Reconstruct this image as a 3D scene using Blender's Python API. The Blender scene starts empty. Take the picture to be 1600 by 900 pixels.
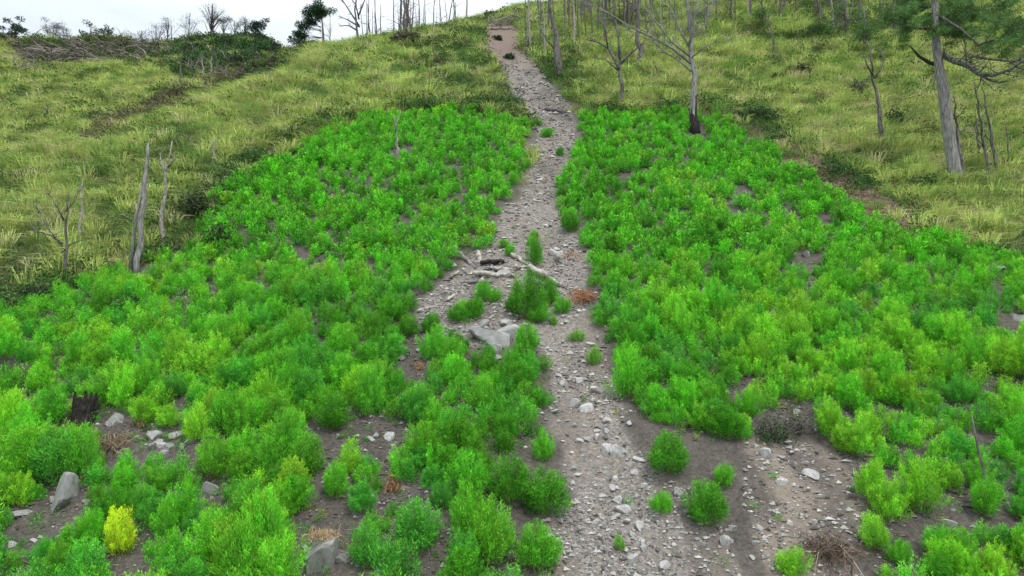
import bpy, math, random
import numpy as np
from mathutils import Vector, Matrix

# ------------------------------------------------------------------ camera, light, exposure
C = bpy.context.scene
COL = C.collection
F = 1067.0                       # focal length in pixels of a 1600 px wide picture
PITCH = math.radians(4.0)
cam_d = bpy.data.cameras.new("camera")
cam_d.sensor_width = 36.0
cam_d.lens = 36.0 * F / 1600.0
cam_d.clip_start = 0.1
cam_d.clip_end = 3000
cam = bpy.data.objects.new("camera", cam_d)
COL.objects.link(cam)
cam.location = (0, 0, 0)
cam.rotation_euler = (math.radians(90) + PITCH, 0, 0)
C.camera = cam

SUN_EL, SUN_AZ = math.radians(58), math.radians(150)    # azimuth clockwise from +Y
w = bpy.data.worlds.new("World"); C.world = w; w.use_nodes = True
nt = w.node_tree; nt.nodes.clear()
out = nt.nodes.new("ShaderNodeOutputWorld"); bg = nt.nodes.new("ShaderNodeBackground")
sky = nt.nodes.new("ShaderNodeTexSky"); sky.sky_type = 'NISHITA'; sky.sun_disc = False
sky.sun_elevation = SUN_EL; sky.sun_rotation = SUN_AZ; sky.air_density = 1.0; sky.dust_density = 1.5
tc = nt.nodes.new("ShaderNodeTexCoord"); mp = nt.nodes.new("ShaderNodeMapping")
mp.inputs['Scale'].default_value = (1.0, 1.0, 2.6)
n1 = nt.nodes.new("ShaderNodeTexNoise"); n1.inputs['Scale'].default_value = 2.2; n1.inputs['Detail'].default_value = 6
cr = nt.nodes.new("ShaderNodeValToRGB")
cr.color_ramp.elements[0].position = 0.36; cr.color_ramp.elements[0].color = (.62, .62, .62, 1)
cr.color_ramp.elements[1].position = 0.60; cr.color_ramp.elements[1].color = (1, 1, 1, 1)
mx = nt.nodes.new("ShaderNodeMix"); mx.data_type = 'RGBA'
nt.links.new(tc.outputs['Generated'], mp.inputs['Vector']); nt.links.new(mp.outputs['Vector'], n1.inputs['Vector'])
nt.links.new(n1.outputs['Fac'], cr.inputs['Fac']); nt.links.new(cr.outputs['Color'], mx.inputs[0])
nt.links.new(sky.outputs['Color'], mx.inputs[6]); mx.inputs[7].default_value = (8.4, 9.1, 9.6, 1)
sx = nt.nodes.new("ShaderNodeSeparateXYZ"); nt.links.new(tc.outputs['Generated'], sx.inputs[0])
mr = nt.nodes.new("ShaderNodeMapRange"); mr.inputs['From Min'].default_value = 0.15; mr.inputs['From Max'].default_value = 0.95
mr.inputs['To Min'].default_value = 0.66; mr.inputs['To Max'].default_value = 1.45; nt.links.new(sx.outputs['Z'], mr.inputs['Value'])
vm = nt.nodes.new("ShaderNodeVectorMath"); vm.operation = 'SCALE'; nt.links.new(mx.outputs[2], vm.inputs[0]); nt.links.new(mr.outputs['Result'], vm.inputs['Scale'])
nt.links.new(vm.outputs[0], bg.inputs['Color']); bg.inputs['Strength'].default_value = 0.10
nt.links.new(bg.outputs['Background'], out.inputs['Surface'])

sun_d = bpy.data.lights.new("sun", 'SUN'); sun_d.energy = 1.5; sun_d.angle = math.radians(12); sun_d.color = (1, .96, .89)
sun = bpy.data.objects.new("sun", sun_d); COL.objects.link(sun)
sv = Vector((math.sin(SUN_AZ) * math.cos(SUN_EL), math.cos(SUN_AZ) * math.cos(SUN_EL), math.sin(SUN_EL)))
sun.rotation_euler = sv.to_track_quat('Z', 'Y').to_euler()

C.view_settings.view_transform = 'Standard'; C.view_settings.look = 'None'
C.view_settings.exposure = 0.58; C.view_settings.gamma = 1.0; C.view_settings.use_curve_mapping = False
C.render.engine = 'CYCLES'
C.cycles.max_bounces = 5; C.cycles.diffuse_bounces = 3; C.cycles.glossy_bounces = 1
C.cycles.transmission_bounces = 3; C.cycles.transparent_max_bounces = 4
C.cycles.use_denoising = True

# ------------------------------------------------------------------ noise and terrain
def _h(i, j, s):
    n = (i.astype(np.int64) * 374761393 + j.astype(np.int64) * 668265263 + s * 1442695041) & 0xffffffff
    n = ((n ^ (n >> 13)) * 1274126177) & 0xffffffff
    return ((n ^ (n >> 16)) & 0xffff) / 65535.0
def vnoise(x, y, s=0):
    x = np.asarray(x, float); y = np.asarray(y, float)
    i = np.floor(x); j = np.floor(y); fx = x - i; fy = y - j
    fx = fx * fx * (3 - 2 * fx); fy = fy * fy * (3 - 2 * fy)
    a = _h(i, j, s); b = _h(i + 1, j, s); c = _h(i, j + 1, s); d = _h(i + 1, j + 1, s)
    return (a + (b - a) * fx) * (1 - fy) + (c + (d - c) * fx) * fy
def fbm(x, y, s=0, o=4):
    v = 0; a = 0.5; t = 0
    for k in range(o):
        v = v + a * vnoise(x * 2 ** k + 17.3 * k, y * 2 ** k - 9.1 * k, s + k); t += a; a *= 0.5
    return v / t
def sstep(a, b, x):
    t = np.clip((x - a) / (b - a), 0, 1); return t * t * (3 - 2 * t)

TP = math.tan(PITCH)
def tan_of_row(r): return np.tan(PITCH + np.arctan((450 - r) / F))
DD = np.array([-80, 2, 6, 10, 14, 17.5, 24, 32, 47, 65, 85, 110, 150, 220, 1000.])
ZZ = np.array([-50, -11.2, -9.1, -7.0, -4.79, -2.83, .55, 5.27, 14.5, 26.5, 39.6, 54.5, 75, 84, 90.])
_dd = np.linspace(-80, 1000, 6001)
_zz = np.interp(_dd, DD, ZZ)
_k = np.hanning(25); _k /= _k.sum()
_zs = np.convolve(np.pad(_zz, 12, mode='edge'), _k, mode='valid')
_tm = _zs / np.maximum(_dd, 1)
_sel = (_dd > 6) & (_dd < 118)
_tsel = np.maximum.accumulate(_tm[_sel]); _dsel = _dd[_sel]
CPX = [-800, 0, 130, 200, 300, 420, 480, 560, 620, 700, 750, 790, 850, 930, 2400]
CRW = [330, 246, 212, 190, 152, 116, 84, 58, 48, 34, 26, 14, -8, -70, -200]
FPX = [-800, 0, 120, 250, 290, 340, 400, 430, 455, 480, 700]
FRW = [60, 66, 66, 70, 58, 57, 62, 84, 84, 72, 90]

def proj_t(k, t):
    """picture column and row of a point with x/y = k and z/y = t"""
    wq = math.cos(PITCH) + t * math.sin(PITCH)
    return 800 + F * k / wq, 450 - F * (t * math.cos(PITCH) - math.sin(PITCH)) / wq
def base_t(x, y):
    d = np.maximum(y, 4.0); k = x / d
    z = np.interp(y, _dd, _zs)
    px = np.clip(800 + F * k, -800, 2400)
    z = z + np.clip(y - 58, 0, 70) * .12 * sstep(860, 1150, px)
    z = z + np.clip(y - 30, 0, 100) * .035 * sstep(1250, 1700, px)
    tm = z / d
    tcr = tan_of_row(np.interp(px, CPX, CRW))
    e = tm - tcr
    sm = .5 * (e + np.sqrt(e * e + .012 ** 2))          # soft positive part
    t = tm - 1.9 * sm
    t = np.where(y < 5, tm, t)
    dc = np.interp(tcr, _tsel, _dsel); dv = np.minimum(1.3 * dc, 100)
    t0 = tan_of_row(np.interp(px, CPX, CRW) + 12); t1 = tan_of_row(np.interp(px, FPX, FRW))
    u = (d - dv) / (112 - dv)
    tf = np.where(u < 0, t0 + .5 * u, t0 + (t1 - t0) * np.clip(u, 0, 1) ** .8)
    tf = np.where(d > 112, np.maximum(t1 - .0035 * (d - 112), -.05), tf)
    tf = np.where((px < 640) & (y > 20), tf, -9)
    return np.maximum(t, tf), d, k
def pinpoly(px, py, poly):
    px = np.asarray(px, float); py = np.asarray(py, float)
    r = np.zeros(px.shape, bool); n = len(poly)
    for i in range(n):
        x1, y1 = poly[i]; x2, y2 = poly[(i + 1) % n]
        if y1 == y2: continue
        c = ((y1 > py) != (y2 > py)) & (px < (x2 - x1) * (py - y1) / (y2 - y1) + x1)
        r ^= c
    return r
CHUTE = [(764, 34), (752, 48), (758, 80), (784, 112), (795, 150), (830, 190), (832, 240), (812, 300), (772, 345), (768, 385),
         (715, 405), (690, 450), (640, 480), (650, 505), (730, 545), (852, 548), (848, 650), (872, 720), (888, 780),
         (845, 830), (872, 960), (1010, 1300), (1250, 1300), (1200, 960), (1120, 850), (1060, 760), (1000, 700), (985, 640), (975, 600),
         (945, 540), (920, 470), (925, 400), (880, 350), (872, 300), (900, 240), (905, 185), (880, 150), (850, 110),
         (812, 75), (818, 50), (800, 36), (782, 40)]
TAN = [(1150, 690), (1230, 680), (1310, 700), (1340, 770), (1345, 900), (1400, 1200), (1230, 1200), (1190, 900), (1165, 800)]
FIELD_L = [(585, 184), (690, 174), (790, 182), (836, 205), (824, 240), (812, 290), (784, 335), (770, 388), (712, 402), (690, 445),
           (640, 475), (640, 505), (700, 512), (735, 545), (850, 535), (862, 600), (850, 660), (845, 690), (760, 720), (760, 770),
           (800, 830), (875, 905), (900, 1400), (-700, 1400), (-500, 540), (-100, 515), (0, 500), (90, 462), (180, 430), (300, 385), (350, 300), (440, 248), (520, 210)]
FIELD_R = [(905, 182), (960, 184), (1075, 176), (1130, 186), (1205, 242), (1280, 295), (1360, 338), (1440, 380), (1520, 384), (1600, 415),
           (1900, 470), (2500, 640), (2500, 1400), (1420, 1400), (1380, 900), (1330, 800), (1322, 730), (1290, 680), (1195, 640), (1165, 690), (1100, 695),
           (1030, 665), (990, 640), (975, 590), (945, 540), (922, 470), (922, 400), (868, 350), (866, 300), (898, 240)]
HOLES = [(590, 672, 62, 28), (510, 745, 34, 62), (262, 700, 62, 30), (500, 852, 55, 58), (760, 795, 45, 45), (330, 760, 26, 26), (105, 765, 36, 30),
         (95, 830, 42, 26), (655, 540, 28, 38), (775, 515, 55, 26), (275, 640, 20, 24), (300, 880, 34, 30), (1250, 640, 40, 16), (1450, 790, 60, 24),
         (1540, 700, 34, 34), (1530, 830, 60, 26), (1225, 325, 22, 12), (1270, 395, 14, 10), (330, 790, 30, 12), (60, 680, 46, 14), (45, 805, 44, 14),
         (705, 258, 16, 7), (640, 345, 10, 7), (1420, 720, 26, 20), (1400, 650, 24, 12), (1590, 490, 18, 9), (1500, 640, 30, 10),(655,775,22,30),(400,728,14,20),
         (130, 668, 20, 16), (620, 770, 14, 20), (1150, 610, 18, 10), (1310, 600, 12, 20), (1565, 425, 16, 8), (985, 270, 12, 6), (1480, 860, 34, 14)]
def in_holes(px, row):
    r = np.zeros(np.shape(px), bool)
    for hx, hy, a, b in HOLES: r |= ((px - hx) / a) ** 2 + ((row - hy) / b) ** 2 < .62
    return r
def masks(px, row, x, y):
    jx = (fbm(x * .9, y * .9, 5, 5) - .5) * 2; jy = (fbm(x * .9, y * .9, 9, 5) - .5) * 2
    s = 620 / np.maximum(y, 6)
    qx = px + jx * s; qy = row + jy * s * .5
    near = y < 105
    ch = pinpoly(qx, qy, CHUTE) & near
    ta = pinpoly(qx, qy, TAN) & near
    fi = (pinpoly(px + (qx - px) * .6, row + (qy - row) * .6, FIELD_L) | pinpoly(px + (qx - px) * .6, row + (qy - row) * .6, FIELD_R)) & (y < 60)
    return ch, ta, fi
def height(x, y):
    x = np.asarray(x, float); y = np.asarray(y, float)
    t, d, k = base_t(x, y)
    px, row = proj_t(k, t)
    cx = np.interp(row, [30, 110, 190, 300, 400, 500, 650, 900], [785, 820, 868, 840, 870, 880, 925, 1000])
    hw = np.interp(row, [30, 110, 190, 300, 400, 500, 650, 900], [40, 40, 45, 40, 40, 55, 70, 110])
    ch = np.exp(-((px - cx) / hw) ** 2) * (y < 100)
    z = t * d
    far = sstep(30, 70, y)
    z = z + (fbm(x / 7., y / 7., 1, 4) - .5) * (.5 + 1.3 * far) * (1 - .6 * ch) + (fbm(x / 1.1, y / 1.1, 2, 3) - .5) * .16
    nearw = 1 - sstep(22, 40, y)
    z = z + nearw * ((fbm(x / .33, y / .33, 12, 3) - .5) * .10 + (fbm(x * 1.3, y * .35, 13, 3) - .5) * .22)
    z = z + (fbm(x / 2.4, y / 2.4, 14, 3) - .5) * .9 * far * (1 - ch)
    z = z - ch * (.32 + .25 * far) 
    z = z + (fbm(x * 2.6, y * .8, 3, 2) - .5) * .12 * ch
    return z
def project(x, y, z):
    y = np.maximum(y, .5); return proj_t(x / y, z / y)
FW = Vector((0, math.cos(PITCH), math.sin(PITCH))); UP = Vector((0, -math.sin(PITCH), math.cos(PITCH)))
def ray(px, row): return FW + Vector((1, 0, 0)) * ((px - 800) / F) + UP * ((450 - row) / F)
_ws = np.geomspace(3, 230, 1400)
def at(px, row):
    """the point of the terrain seen at a picture position"""
    r = ray(px, row)
    x = _ws * r.x; y = _ws * r.y; z = _ws * r.z
    below = np.nonzero(z < height(x, y))[0]
    if len(below) == 0: i = len(_ws) - 1
    else: i = max(below[0], 1)
    return Vector((x[i], y[i], float(height(x[i], y[i]))))
def point_at_depth(px, row, y):
    r = ray(px, row); return r * (y / r.y)

# ------------------------------------------------------------------ helpers
def tag(o, label=None, cat=None, group=None, kind=None):
    if label: o['label'] = label
    if cat: o['category'] = cat
    if group: o['group'] = group
    if kind: o['kind'] = kind
    return o
def empty(name, loc, rz=0.0, sc=1.0):
    o = bpy.data.objects.new(name, None); COL.objects.link(o); o.empty_display_size = .2
    o.location = loc; o.rotation_euler = (0, 0, rz); o.scale = (sc, sc, sc); return o
def link(name, me, parent=None):
    o = bpy.data.objects.new(name, me); COL.objects.link(o)
    if parent: o.parent = parent
    return o
def tri_mesh(name, V, T, col=None, mat=None, smooth=False):
    V = np.ascontiguousarray(V, dtype=np.float32); T = np.ascontiguousarray(T, dtype=np.int32)
    me = bpy.data.meshes.new(name)
    me.vertices.add(len(V)); me.vertices.foreach_set("co", V.ravel())
    nv = T.shape[1]
    me.loops.add(T.size); me.loops.foreach_set("vertex_index", T.ravel())
    me.polygons.add(len(T)); me.polygons.foreach_set("loop_start", np.arange(0, T.size, nv, dtype=np.int32))
    me.polygons.foreach_set("loop_total", np.full(len(T), nv, dtype=np.int32))
    me.polygons.foreach_set("use_smooth", np.full(len(T), smooth, dtype=bool))
    if col is not None:
        a = me.color_attributes.new("col", 'FLOAT_COLOR', 'POINT')
        c = np.ones((len(V), 4), np.float32); c[:, :col.shape[1]] = col
        a.data.foreach_set("color", c.ravel())
    me.update(calc_edges=True); me.validate()
    if mat: me.materials.append(mat)
    return me
def norm(a): return a / np.maximum(np.linalg.norm(a, axis=-1, keepdims=True), 1e-9)
def leaves(B, D, L, W, rng, flat=None):
    """diamond leaves: base points, directions, lengths, widths -> verts, tris"""
    n = len(B); r = norm(rng.normal(size=(n, 3)))
    if flat is not None: r = norm(r * (1 - flat) + np.array([0, 0, 1.]) * flat)
    S = norm(np.cross(D, r)) * (W[:, None] * .5)
    M = B + D * (L[:, None] * .42)
    Tp = B + D * L[:, None]; Tp[:, 2] -= L * .12
    V = np.stack([B, M + S, M - S, Tp], 1).reshape(-1, 3)
    i = np.arange(n)[:, None] * 4
    T = np.concatenate([i + [0, 1, 2], i + [1, 3, 2]], 1).reshape(-1, 3)
    return V, T
def blades(B, D, L, W, rng, droop=.25):
    n = len(B); r = norm(rng.normal(size=(n, 3)) * [1, 1, .2])
    S = norm(np.cross(D, r)) * (W[:, None] * .5)
    h = norm(D * [1, 1, 0]) * L[:, None]
    M = B + D * (L[:, None] * .55)
    Tp = B + D * L[:, None] + h * (droop * .6); Tp[:, 2] -= L * droop
    V = np.stack([B - S, B + S, M - S * .8, M + S * .8, Tp], 1).reshape(-1, 3)
    i = np.arange(n)[:, None] * 5
    T = np.concatenate([i + [0, 1, 2], i + [1, 3, 2], i + [2, 3, 4]], 1).reshape(-1, 3)
    return V, T
class Tubes:
    def __init__(s): s.V = []; s.F = []; s.n = 0
    def add(s, pts, rad, seg=6, seed=0, rough=0.0):
        rng = random.Random(seed * 7 + len(pts))
        pts = [Vector(p) for p in pts]; b = s.n
        for i, p in enumerate(pts):
            a = pts[min(i + 1, len(pts) - 1)] - pts[max(i - 1, 0)]
            if a.length < 1e-6: a = Vector((0, 0, 1))
            a.normalize()
            u = a.cross(Vector((.31, .87, .12) if abs(a.y) < .9 else (1, 0, 0))).normalized(); v = a.cross(u)
            for j in range(seg):
                t = 2 * math.pi * j / seg; r = rad[i] * (1 + rough * (rng.random() - .5))
                s.V.append(p + (u * math.cos(t) + v * math.sin(t)) * r)
        for i in range(len(pts) - 1):
            for j in range(seg):
                k = (j + 1) % seg
                s.F.append((b + i * seg + j, b + i * seg + k, b + (i + 1) * seg + k, b + (i + 1) * seg + j))
        s.F.append(tuple(b + j for j in reversed(range(seg))))
        s.F.append(tuple(b + (len(pts) - 1) * seg + j for j in range(seg)))
        s.n += len(pts) * seg
    def build(s, name, mat, parent=None, smooth=True):
        me = bpy.data.meshes.new(name); me.from_pydata(s.V, [], s.F)
        me.polygons.foreach_set("use_smooth", [smooth] * len(me.polygons)); me.materials.append(mat); me.update()
        return link(name, me, parent)

# ------------------------------------------------------------------ materials
def newmat(name):
    m = bpy.data.materials.new(name); m.use_nodes = True; t = m.node_tree
    return m, t, t.nodes['Principled BSDF'], t.nodes['Material Output']
def foliage_mat(name, transl=.35, use_obj=True):
    m, t, p, o = newmat(name)
    a = t.nodes.new('ShaderNodeAttribute'); a.attribute_name = 'col'
    src = a.outputs['Color']
    if use_obj:
        oi = t.nodes.new('ShaderNodeObjectInfo'); mu = t.nodes.new('ShaderNodeMix'); mu.data_type = 'RGBA'; mu.blend_type = 'MULTIPLY'
        mu.inputs[0].default_value = 1; t.links.new(src, mu.inputs[6]); t.links.new(oi.outputs['Color'], mu.inputs[7]); src = mu.outputs[2]
    t.links.new(src, p.inputs['Base Color']); p.inputs['Roughness'].default_value = .6
    p.inputs['Specular IOR Level'].default_value = .25
    tr = t.nodes.new('ShaderNodeBsdfTranslucent'); t.links.new(src, tr.inputs['Color'])
    ms = t.nodes.new('ShaderNodeMixShader'); ms.inputs[0].default_value = transl
    t.links.new(p.outputs[0], ms.inputs[1]); t.links.new(tr.outputs[0], ms.inputs[2]); t.links.new(ms.outputs[0], o.inputs[0])
    return m
def noisy_mat(name, stops, scale, bump=.3, rough=.9, detail=8, stretch=(1, 1, 1), obj=False, dist=.02):
    m, t, p, o = newmat(name)
    tc = t.nodes.new('ShaderNodeTexCoord'); mp = t.nodes.new('ShaderNodeMapping'); mp.inputs['Scale'].default_value = stretch
    t.links.new(tc.outputs['Object'], mp.inputs[0])
    oi = t.nodes.new('ShaderNodeObjectInfo'); t.links.new(oi.outputs['Location'], mp.inputs['Location'])
    n = t.nodes.new('ShaderNodeTexNoise'); n.inputs['Scale'].default_value = scale; n.inputs['Detail'].default_value = detail
    n.inputs['Roughness'].default_value = .65
    t.links.new(mp.outputs[0], n.inputs['Vector'])
    r = t.nodes.new('ShaderNodeValToRGB'); e = r.color_ramp.elements
    e[0].position = stops[0][0]; e[0].color = (*stops[0][1], 1); e[1].position = stops[-1][0]; e[1].color = (*stops[-1][1], 1)
    for q, c in stops[1:-1]:
        k = e.new(q); k.color = (*c, 1)
    t.links.new(n.outputs['Fac'], r.inputs[0]); src = r.outputs[0]
    if obj:
        mu = t.nodes.new('ShaderNodeMix'); mu.data_type = 'RGBA'; mu.blend_type = 'MULTIPLY'; mu.inputs[0].default_value = 1
        t.links.new(src, mu.inputs[6]); t.links.new(oi.outputs['Color'], mu.inputs[7]); src = mu.outputs[2]
    t.links.new(src, p.inputs['Base Color']); p.inputs['Roughness'].default_value = rough
    p.inputs['Specular IOR Level'].default_value = .2
    b = t.nodes.new('ShaderNodeBump'); b.inputs['Strength'].default_value = bump; b.inputs['Distance'].default_value = dist
    t.links.new(n.outputs['Fac'], b.inputs['Height']); t.links.new(b.outputs[0], p.inputs['Normal'])
    return m
M_BUSH = foliage_mat('bush_leaves', .20)
M_GRASS = foliage_mat('grass_blades', .3, False)
M_LEAF = foliage_mat('shrub_leaves', .2)
M_STEM = noisy_mat('green_stem', [(.3, (.10, .13, .04)), (.7, (.20, .20, .09))], 20)
M_BARK = noisy_mat('weathered_grey_wood', [(.32, (.025, .022, .02)), (.47, (.10, .092, .088)), (.60, (.19, .18, .17)), (.78, (.34, .325, .31))], 4, 1.0, stretch=(2.5, 2.5, .6), dist=.05)
M_PALE = noisy_mat('bleached_wood', [(.33, (.07, .06, .05)), (.5, (.27, .245, .215)), (.72, (.46, .43, .39))], 6, .6, stretch=(3, 3, 1))
M_GREY = noisy_mat('silvered_wood', [(.30, (.05, .045, .042)), (.46, (.20, .19, .18)), (.7, (.40, .385, .365))], 3.5, 1.0, stretch=(4, 4, .7), dist=.05)
M_BONE = noisy_mat('sun_bleached_log', [(.34, (.08, .07, .06)), (.46, (.30, .27, .235)), (.68, (.54, .51, .46))], 5, .8, dist=.03)
M_CHAR = noisy_mat('charred_bark', [(.35, (.012, .010, .010)), (.55, (.035, .03, .028)), (.78, (.11, .085, .07))], 9, 1.0)
M_TWIG = noisy_mat('dark_twigs', [(.3, (.05, .042, .038)), (.7, (.16, .145, .13))], 6, .3)
M_ROCK = noisy_mat('grey_limestone', [(.28, (.13, .125, .12)), (.42, (.29, .285, .275)), (.7, (.42, .41, .40)), (.85, (.50, .49, .47))], 4.5, .8, obj=True)
M_BRUSH = foliage_mat('brushwood', .0, False)

# ------------------------------------------------------------------ ground
def ground_material():
    m, t, p, o = newmat('hillside_soil')
    N = t.nodes.new; Lk = t.links.new
    a = N('ShaderNodeAttribute'); a.attribute_name = 'col'
    sp = N('ShaderNodeSeparateColor'); Lk(a.outputs['Color'], sp.inputs[0])
    tc = N('ShaderNodeTexCoord')
    def noise(s, d=8, r=.6):
        n = N('ShaderNodeTexNoise'); n.inputs['Scale'].default_value = s; n.inputs['Detail'].default_value = d; n.inputs['Roughness'].default_value = r
        Lk(tc.outputs['Object'], n.inputs['Vector']); return n.outputs['Fac']
    def ramp(src, st):
        r = N('ShaderNodeValToRGB'); e = r.color_ramp.elements
        e[0].position, e[0].color = st[0][0], (*st[0][1], 1); e[1].position, e[1].color = st[-1][0], (*st[-1][1], 1)
        for q, c in st[1:-1]: k = e.new(q); k.color = (*c, 1)
        Lk(src, r.inputs[0]); return r.outputs[0]
    def mix(f, x, y, mode='MIX'):
        q = N('ShaderNodeMix'); q.data_type = 'RGBA'; q.blend_type = mode
        if isinstance(f, float): q.inputs[0].default_value = f
        else: Lk(f, q.inputs[0])
        Lk(x, q.inputs[6]); Lk(y, q.inputs[7]); return q.outputs[2]
    n1 = noise(1.3); n2 = noise(9, 10, .75); n3 = noise(.35, 4)
    soil = mix(.55, ramp(n1, [(.3, (.050, .042, .036)), (.7, (.14, .122, .105))]), ramp(n2, [(.35, (.035, .03, .027)), (.6, (.16, .145, .13)), (.75, (.30, .28, .26))]))
    v = N('ShaderNodeTexVoronoi'); v.inputs['Scale'].default_value = 16; Lk(tc.outputs['Object'], v.inputs['Vector'])
    vs = N('ShaderNodeSeparateColor'); Lk(v.outputs['Color'], vs.inputs[0])
    v2 = N('ShaderNodeTexVoronoi'); v2.inputs['Scale'].default_value = 7; Lk(tc.outputs['Object'], v2.inputs['Vector'])
    vs2 = N('ShaderNodeSeparateColor'); Lk(v2.outputs['Color'], vs2.inputs[0])
    grav = mix(.55, ramp(vs.outputs[0], [(.0, (.10, .09, .08)), (.55, (.23, .21, .19)), (.85, (.32, .295, .27)), (1., (.44, .41, .385))]),
               ramp(n2, [(.3, (.08, .066, .055)), (.52, (.22, .195, .17)), (.75, (.38, .35, .315))]))
    tan = mix(.5, ramp(n1, [(.3, (.19, .155, .125)), (.7, (.30, .25, .205))]), ramp(n2, [(.3, (.13, .105, .085)), (.6, (.27, .23, .19)), (.8, (.38, .34, .30))]))
    red = ramp(n2, [(.3, (.10, .062, .05)), (.7, (.25, .175, .145))])
    und = mix(.5, ramp(n1, [(.3, (.045, .05, .02)), (.7, (.11, .12, .045))]), ramp(n2, [(.35, (.03, .03, .015)), (.7, (.13, .12, .06))]))
    c = mix(sp.outputs[0], soil, grav)
    c = mix(sp.outputs[1], c, und)
    c = mix(sp.outputs[2], c, tan)
    al = a.outputs['Alpha']
    c = mix(al, red, c)
    Lk(c, p.inputs['Base Color']); p.inputs['Roughness'].default_value = .95; p.inputs['Specular IOR Level'].default_value = .1
    b = N('ShaderNodeBump'); b.inputs['Strength'].default_value = .8; b.inputs['Distance'].default_value = .05
    Lk(n2, b.inputs['Height'])
    b2 = N('ShaderNodeBump'); b2.inputs['Strength'].default_value = .55; b2.inputs['Distance'].default_value = .035
    Lk(v.outputs['Distance'], b2.inputs['Height']); Lk(b.outputs[0], b2.inputs['Normal'])
    Lk(b2.outputs[0], p.inputs['Normal'])
    return m
def build_ground():
    ks = np.concatenate([-np.geomspace(6, .87, 50)[:-1], np.linspace(-.86, .86, 640), np.geomspace(.87, 6, 50)[1:]])
    ys = np.concatenate([np.linspace(-60, 7.5, 30), np.geomspace(8, 130, 560), np.geomspace(133, 1000, 40)])
    K, Y = np.meshgrid(ks, ys)
    X = K * np.sqrt(np.maximum(Y, 0) ** 2 + 49)
    Z = height(X, Y)
    px, row = project(X, Y, Z)
    ch, ta, fi = masks(px, row, X, Y)
    view = (Y > 5)
    R = (ch & view).astype(float); B = (ta & view) * np.clip(.25 + (fbm(X / .8, Y / 1.6, 105, 4) - .38) * 4, .15, 1)
    G = (~ch & ~ta & ~fi).astype(float)
    G[(Y <= 12) | ((px > 620) & (row > 420) & (Y < 40))] = 0
    # dark soil strip right of the gravel in the near field, reddish cut along the right field edge and the head of the chute
    top = (pinpoly(px, row, [(740, 30), (835, 30), (860, 112), (775, 118)]) & (Y > 40))
    redp = pinpoly(px, row, [(1150, 190), (1200, 200), (1240, 222), (1300, 258), (1380, 305), (1460, 362), (1450, 392), (1360, 350), (1275, 308), (1195, 252)])
    scree = pinpoly(px, row, [(20, 66), (250, 66), (262, 100), (30, 108)]) | pinpoly(px, row, [(230, 60), (290, 55), (350, 75), (420, 125), (380, 150), (300, 140), (240, 120)])
    topf = np.clip((120 + 25 * (fbm(X / 3, Y / 3, 77, 3) - .5) - row) / 45, 0, 1) * ch * (Y > 40)
    A = 1 - (.62 * topf + .8 * redp + .45 * (scree & (Y > 60))).clip(0, 1)
    G = np.where(redp, 0, G)
    B = np.where(ch, np.maximum(B, .6 * topf), B)
    patch = fbm(X / 1.6, Y / 3.2, 101, 4); R = R * np.clip(.35 + (patch - .36) * 5, .25, 1)
    B = np.maximum(B, ch * (Y < 60) * np.clip((fbm(X / .9, Y / 3., 103, 3) - .57) * 4, 0, .4))
    pathl = pinpoly(px, row, [(130, 228), (200, 195), (205, 202), (120, 240)])
    B = np.where(pathl, .7, B)
    dj = (fbm(X * .9, Y * .9, 5, 5) - .5) * 2 * 500 / np.maximum(Y, 6)
    darks = pinpoly(px + dj, row + dj * .5, [(968, 640), (1030, 662), (1120, 700), (1180, 720), (1190, 900), (1230, 1100), (1130, 1100), (1050, 830), (1000, 720)]) & (Y < 20)
    R = np.where(darks, R * .35, R)
    def blur(a):
        for _ in range(5):
            a = (a + np.roll(a, 1, 0) + np.roll(a, -1, 0) + np.roll(a, 1, 1) + np.roll(a, -1, 1)) / 5
        return a
    cols = np.stack([blur(R), blur(G), blur(B), A], -1).reshape(-1, 4)
    V = np.stack([X, Y, Z], -1).reshape(-1, 3)
    nr, nc = X.shape; idx = np.arange(nr * nc).reshape(nr, nc)
    Q = np.stack([idx[:-1, :-1], idx[:-1, 1:], idx[1:, 1:], idx[1:, :-1]], -1).reshape(-1, 4)
    me = tri_mesh('ground', V, Q, cols, ground_material(), True)
    o = link('ground', me); tag(o, kind='structure')
build_ground()

# ------------------------------------------------------------------ labels that say which one
LANDMARKS = [
    ('the charred stump', 130, 645), ('the pointed boulder', 105, 760), ('the yellow bush', 185, 830), ('the broken rock cluster', 268, 688),
    ('the grass wigged boulder', 500, 868), ('the bare patch', 590, 675), ('the dry brown weed', 612, 752),
    ('the flat grey slabs', 775, 515), ('the log heap', 755, 412), ('the small lime bush', 725, 478), ('the orange brush', 912, 456),
    ('the lone round bush', 1043, 712), ('the leaning bush pair', 830, 755), ('the lone low bush', 1030, 778), ('the tan slope', 1190, 720),
    ('the dark leafy shrub', 1215, 665), ('the root ball', 1292, 845), ('the leaning pole', 1530, 700), ('the red bank', 1300, 285),
    ('the big bare tree', 1088, 205), ('the forked white snag', 620, 238), ('the splintered trunk', 212, 425), ('the gravel neck', 855, 345),
    ('the right field centre', 1250, 480), ('the left field centre', 420, 480), ('the right field edge', 1500, 460), ('the near right corner', 1560, 850),
    ('the near left corner', 40, 860), ('the split white stones', 955, 705), ('the thin grey trunk', 98, 440), ('the tall pine', 1490, 280), ('the chute head', 785, 40)]
NUM = {0: 'no', 1: 'half a', 2: 'one', 4: 'two', 6: 'three', 8: 'four', 10: 'five', 12: 'six', 14: 'seven', 16: 'eight', 18: 'nine', 20: 'ten', 22: 'eleven', 24: 'twelve', 28: 'fourteen'}
NK = sorted(NUM)
USED = set()
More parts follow.
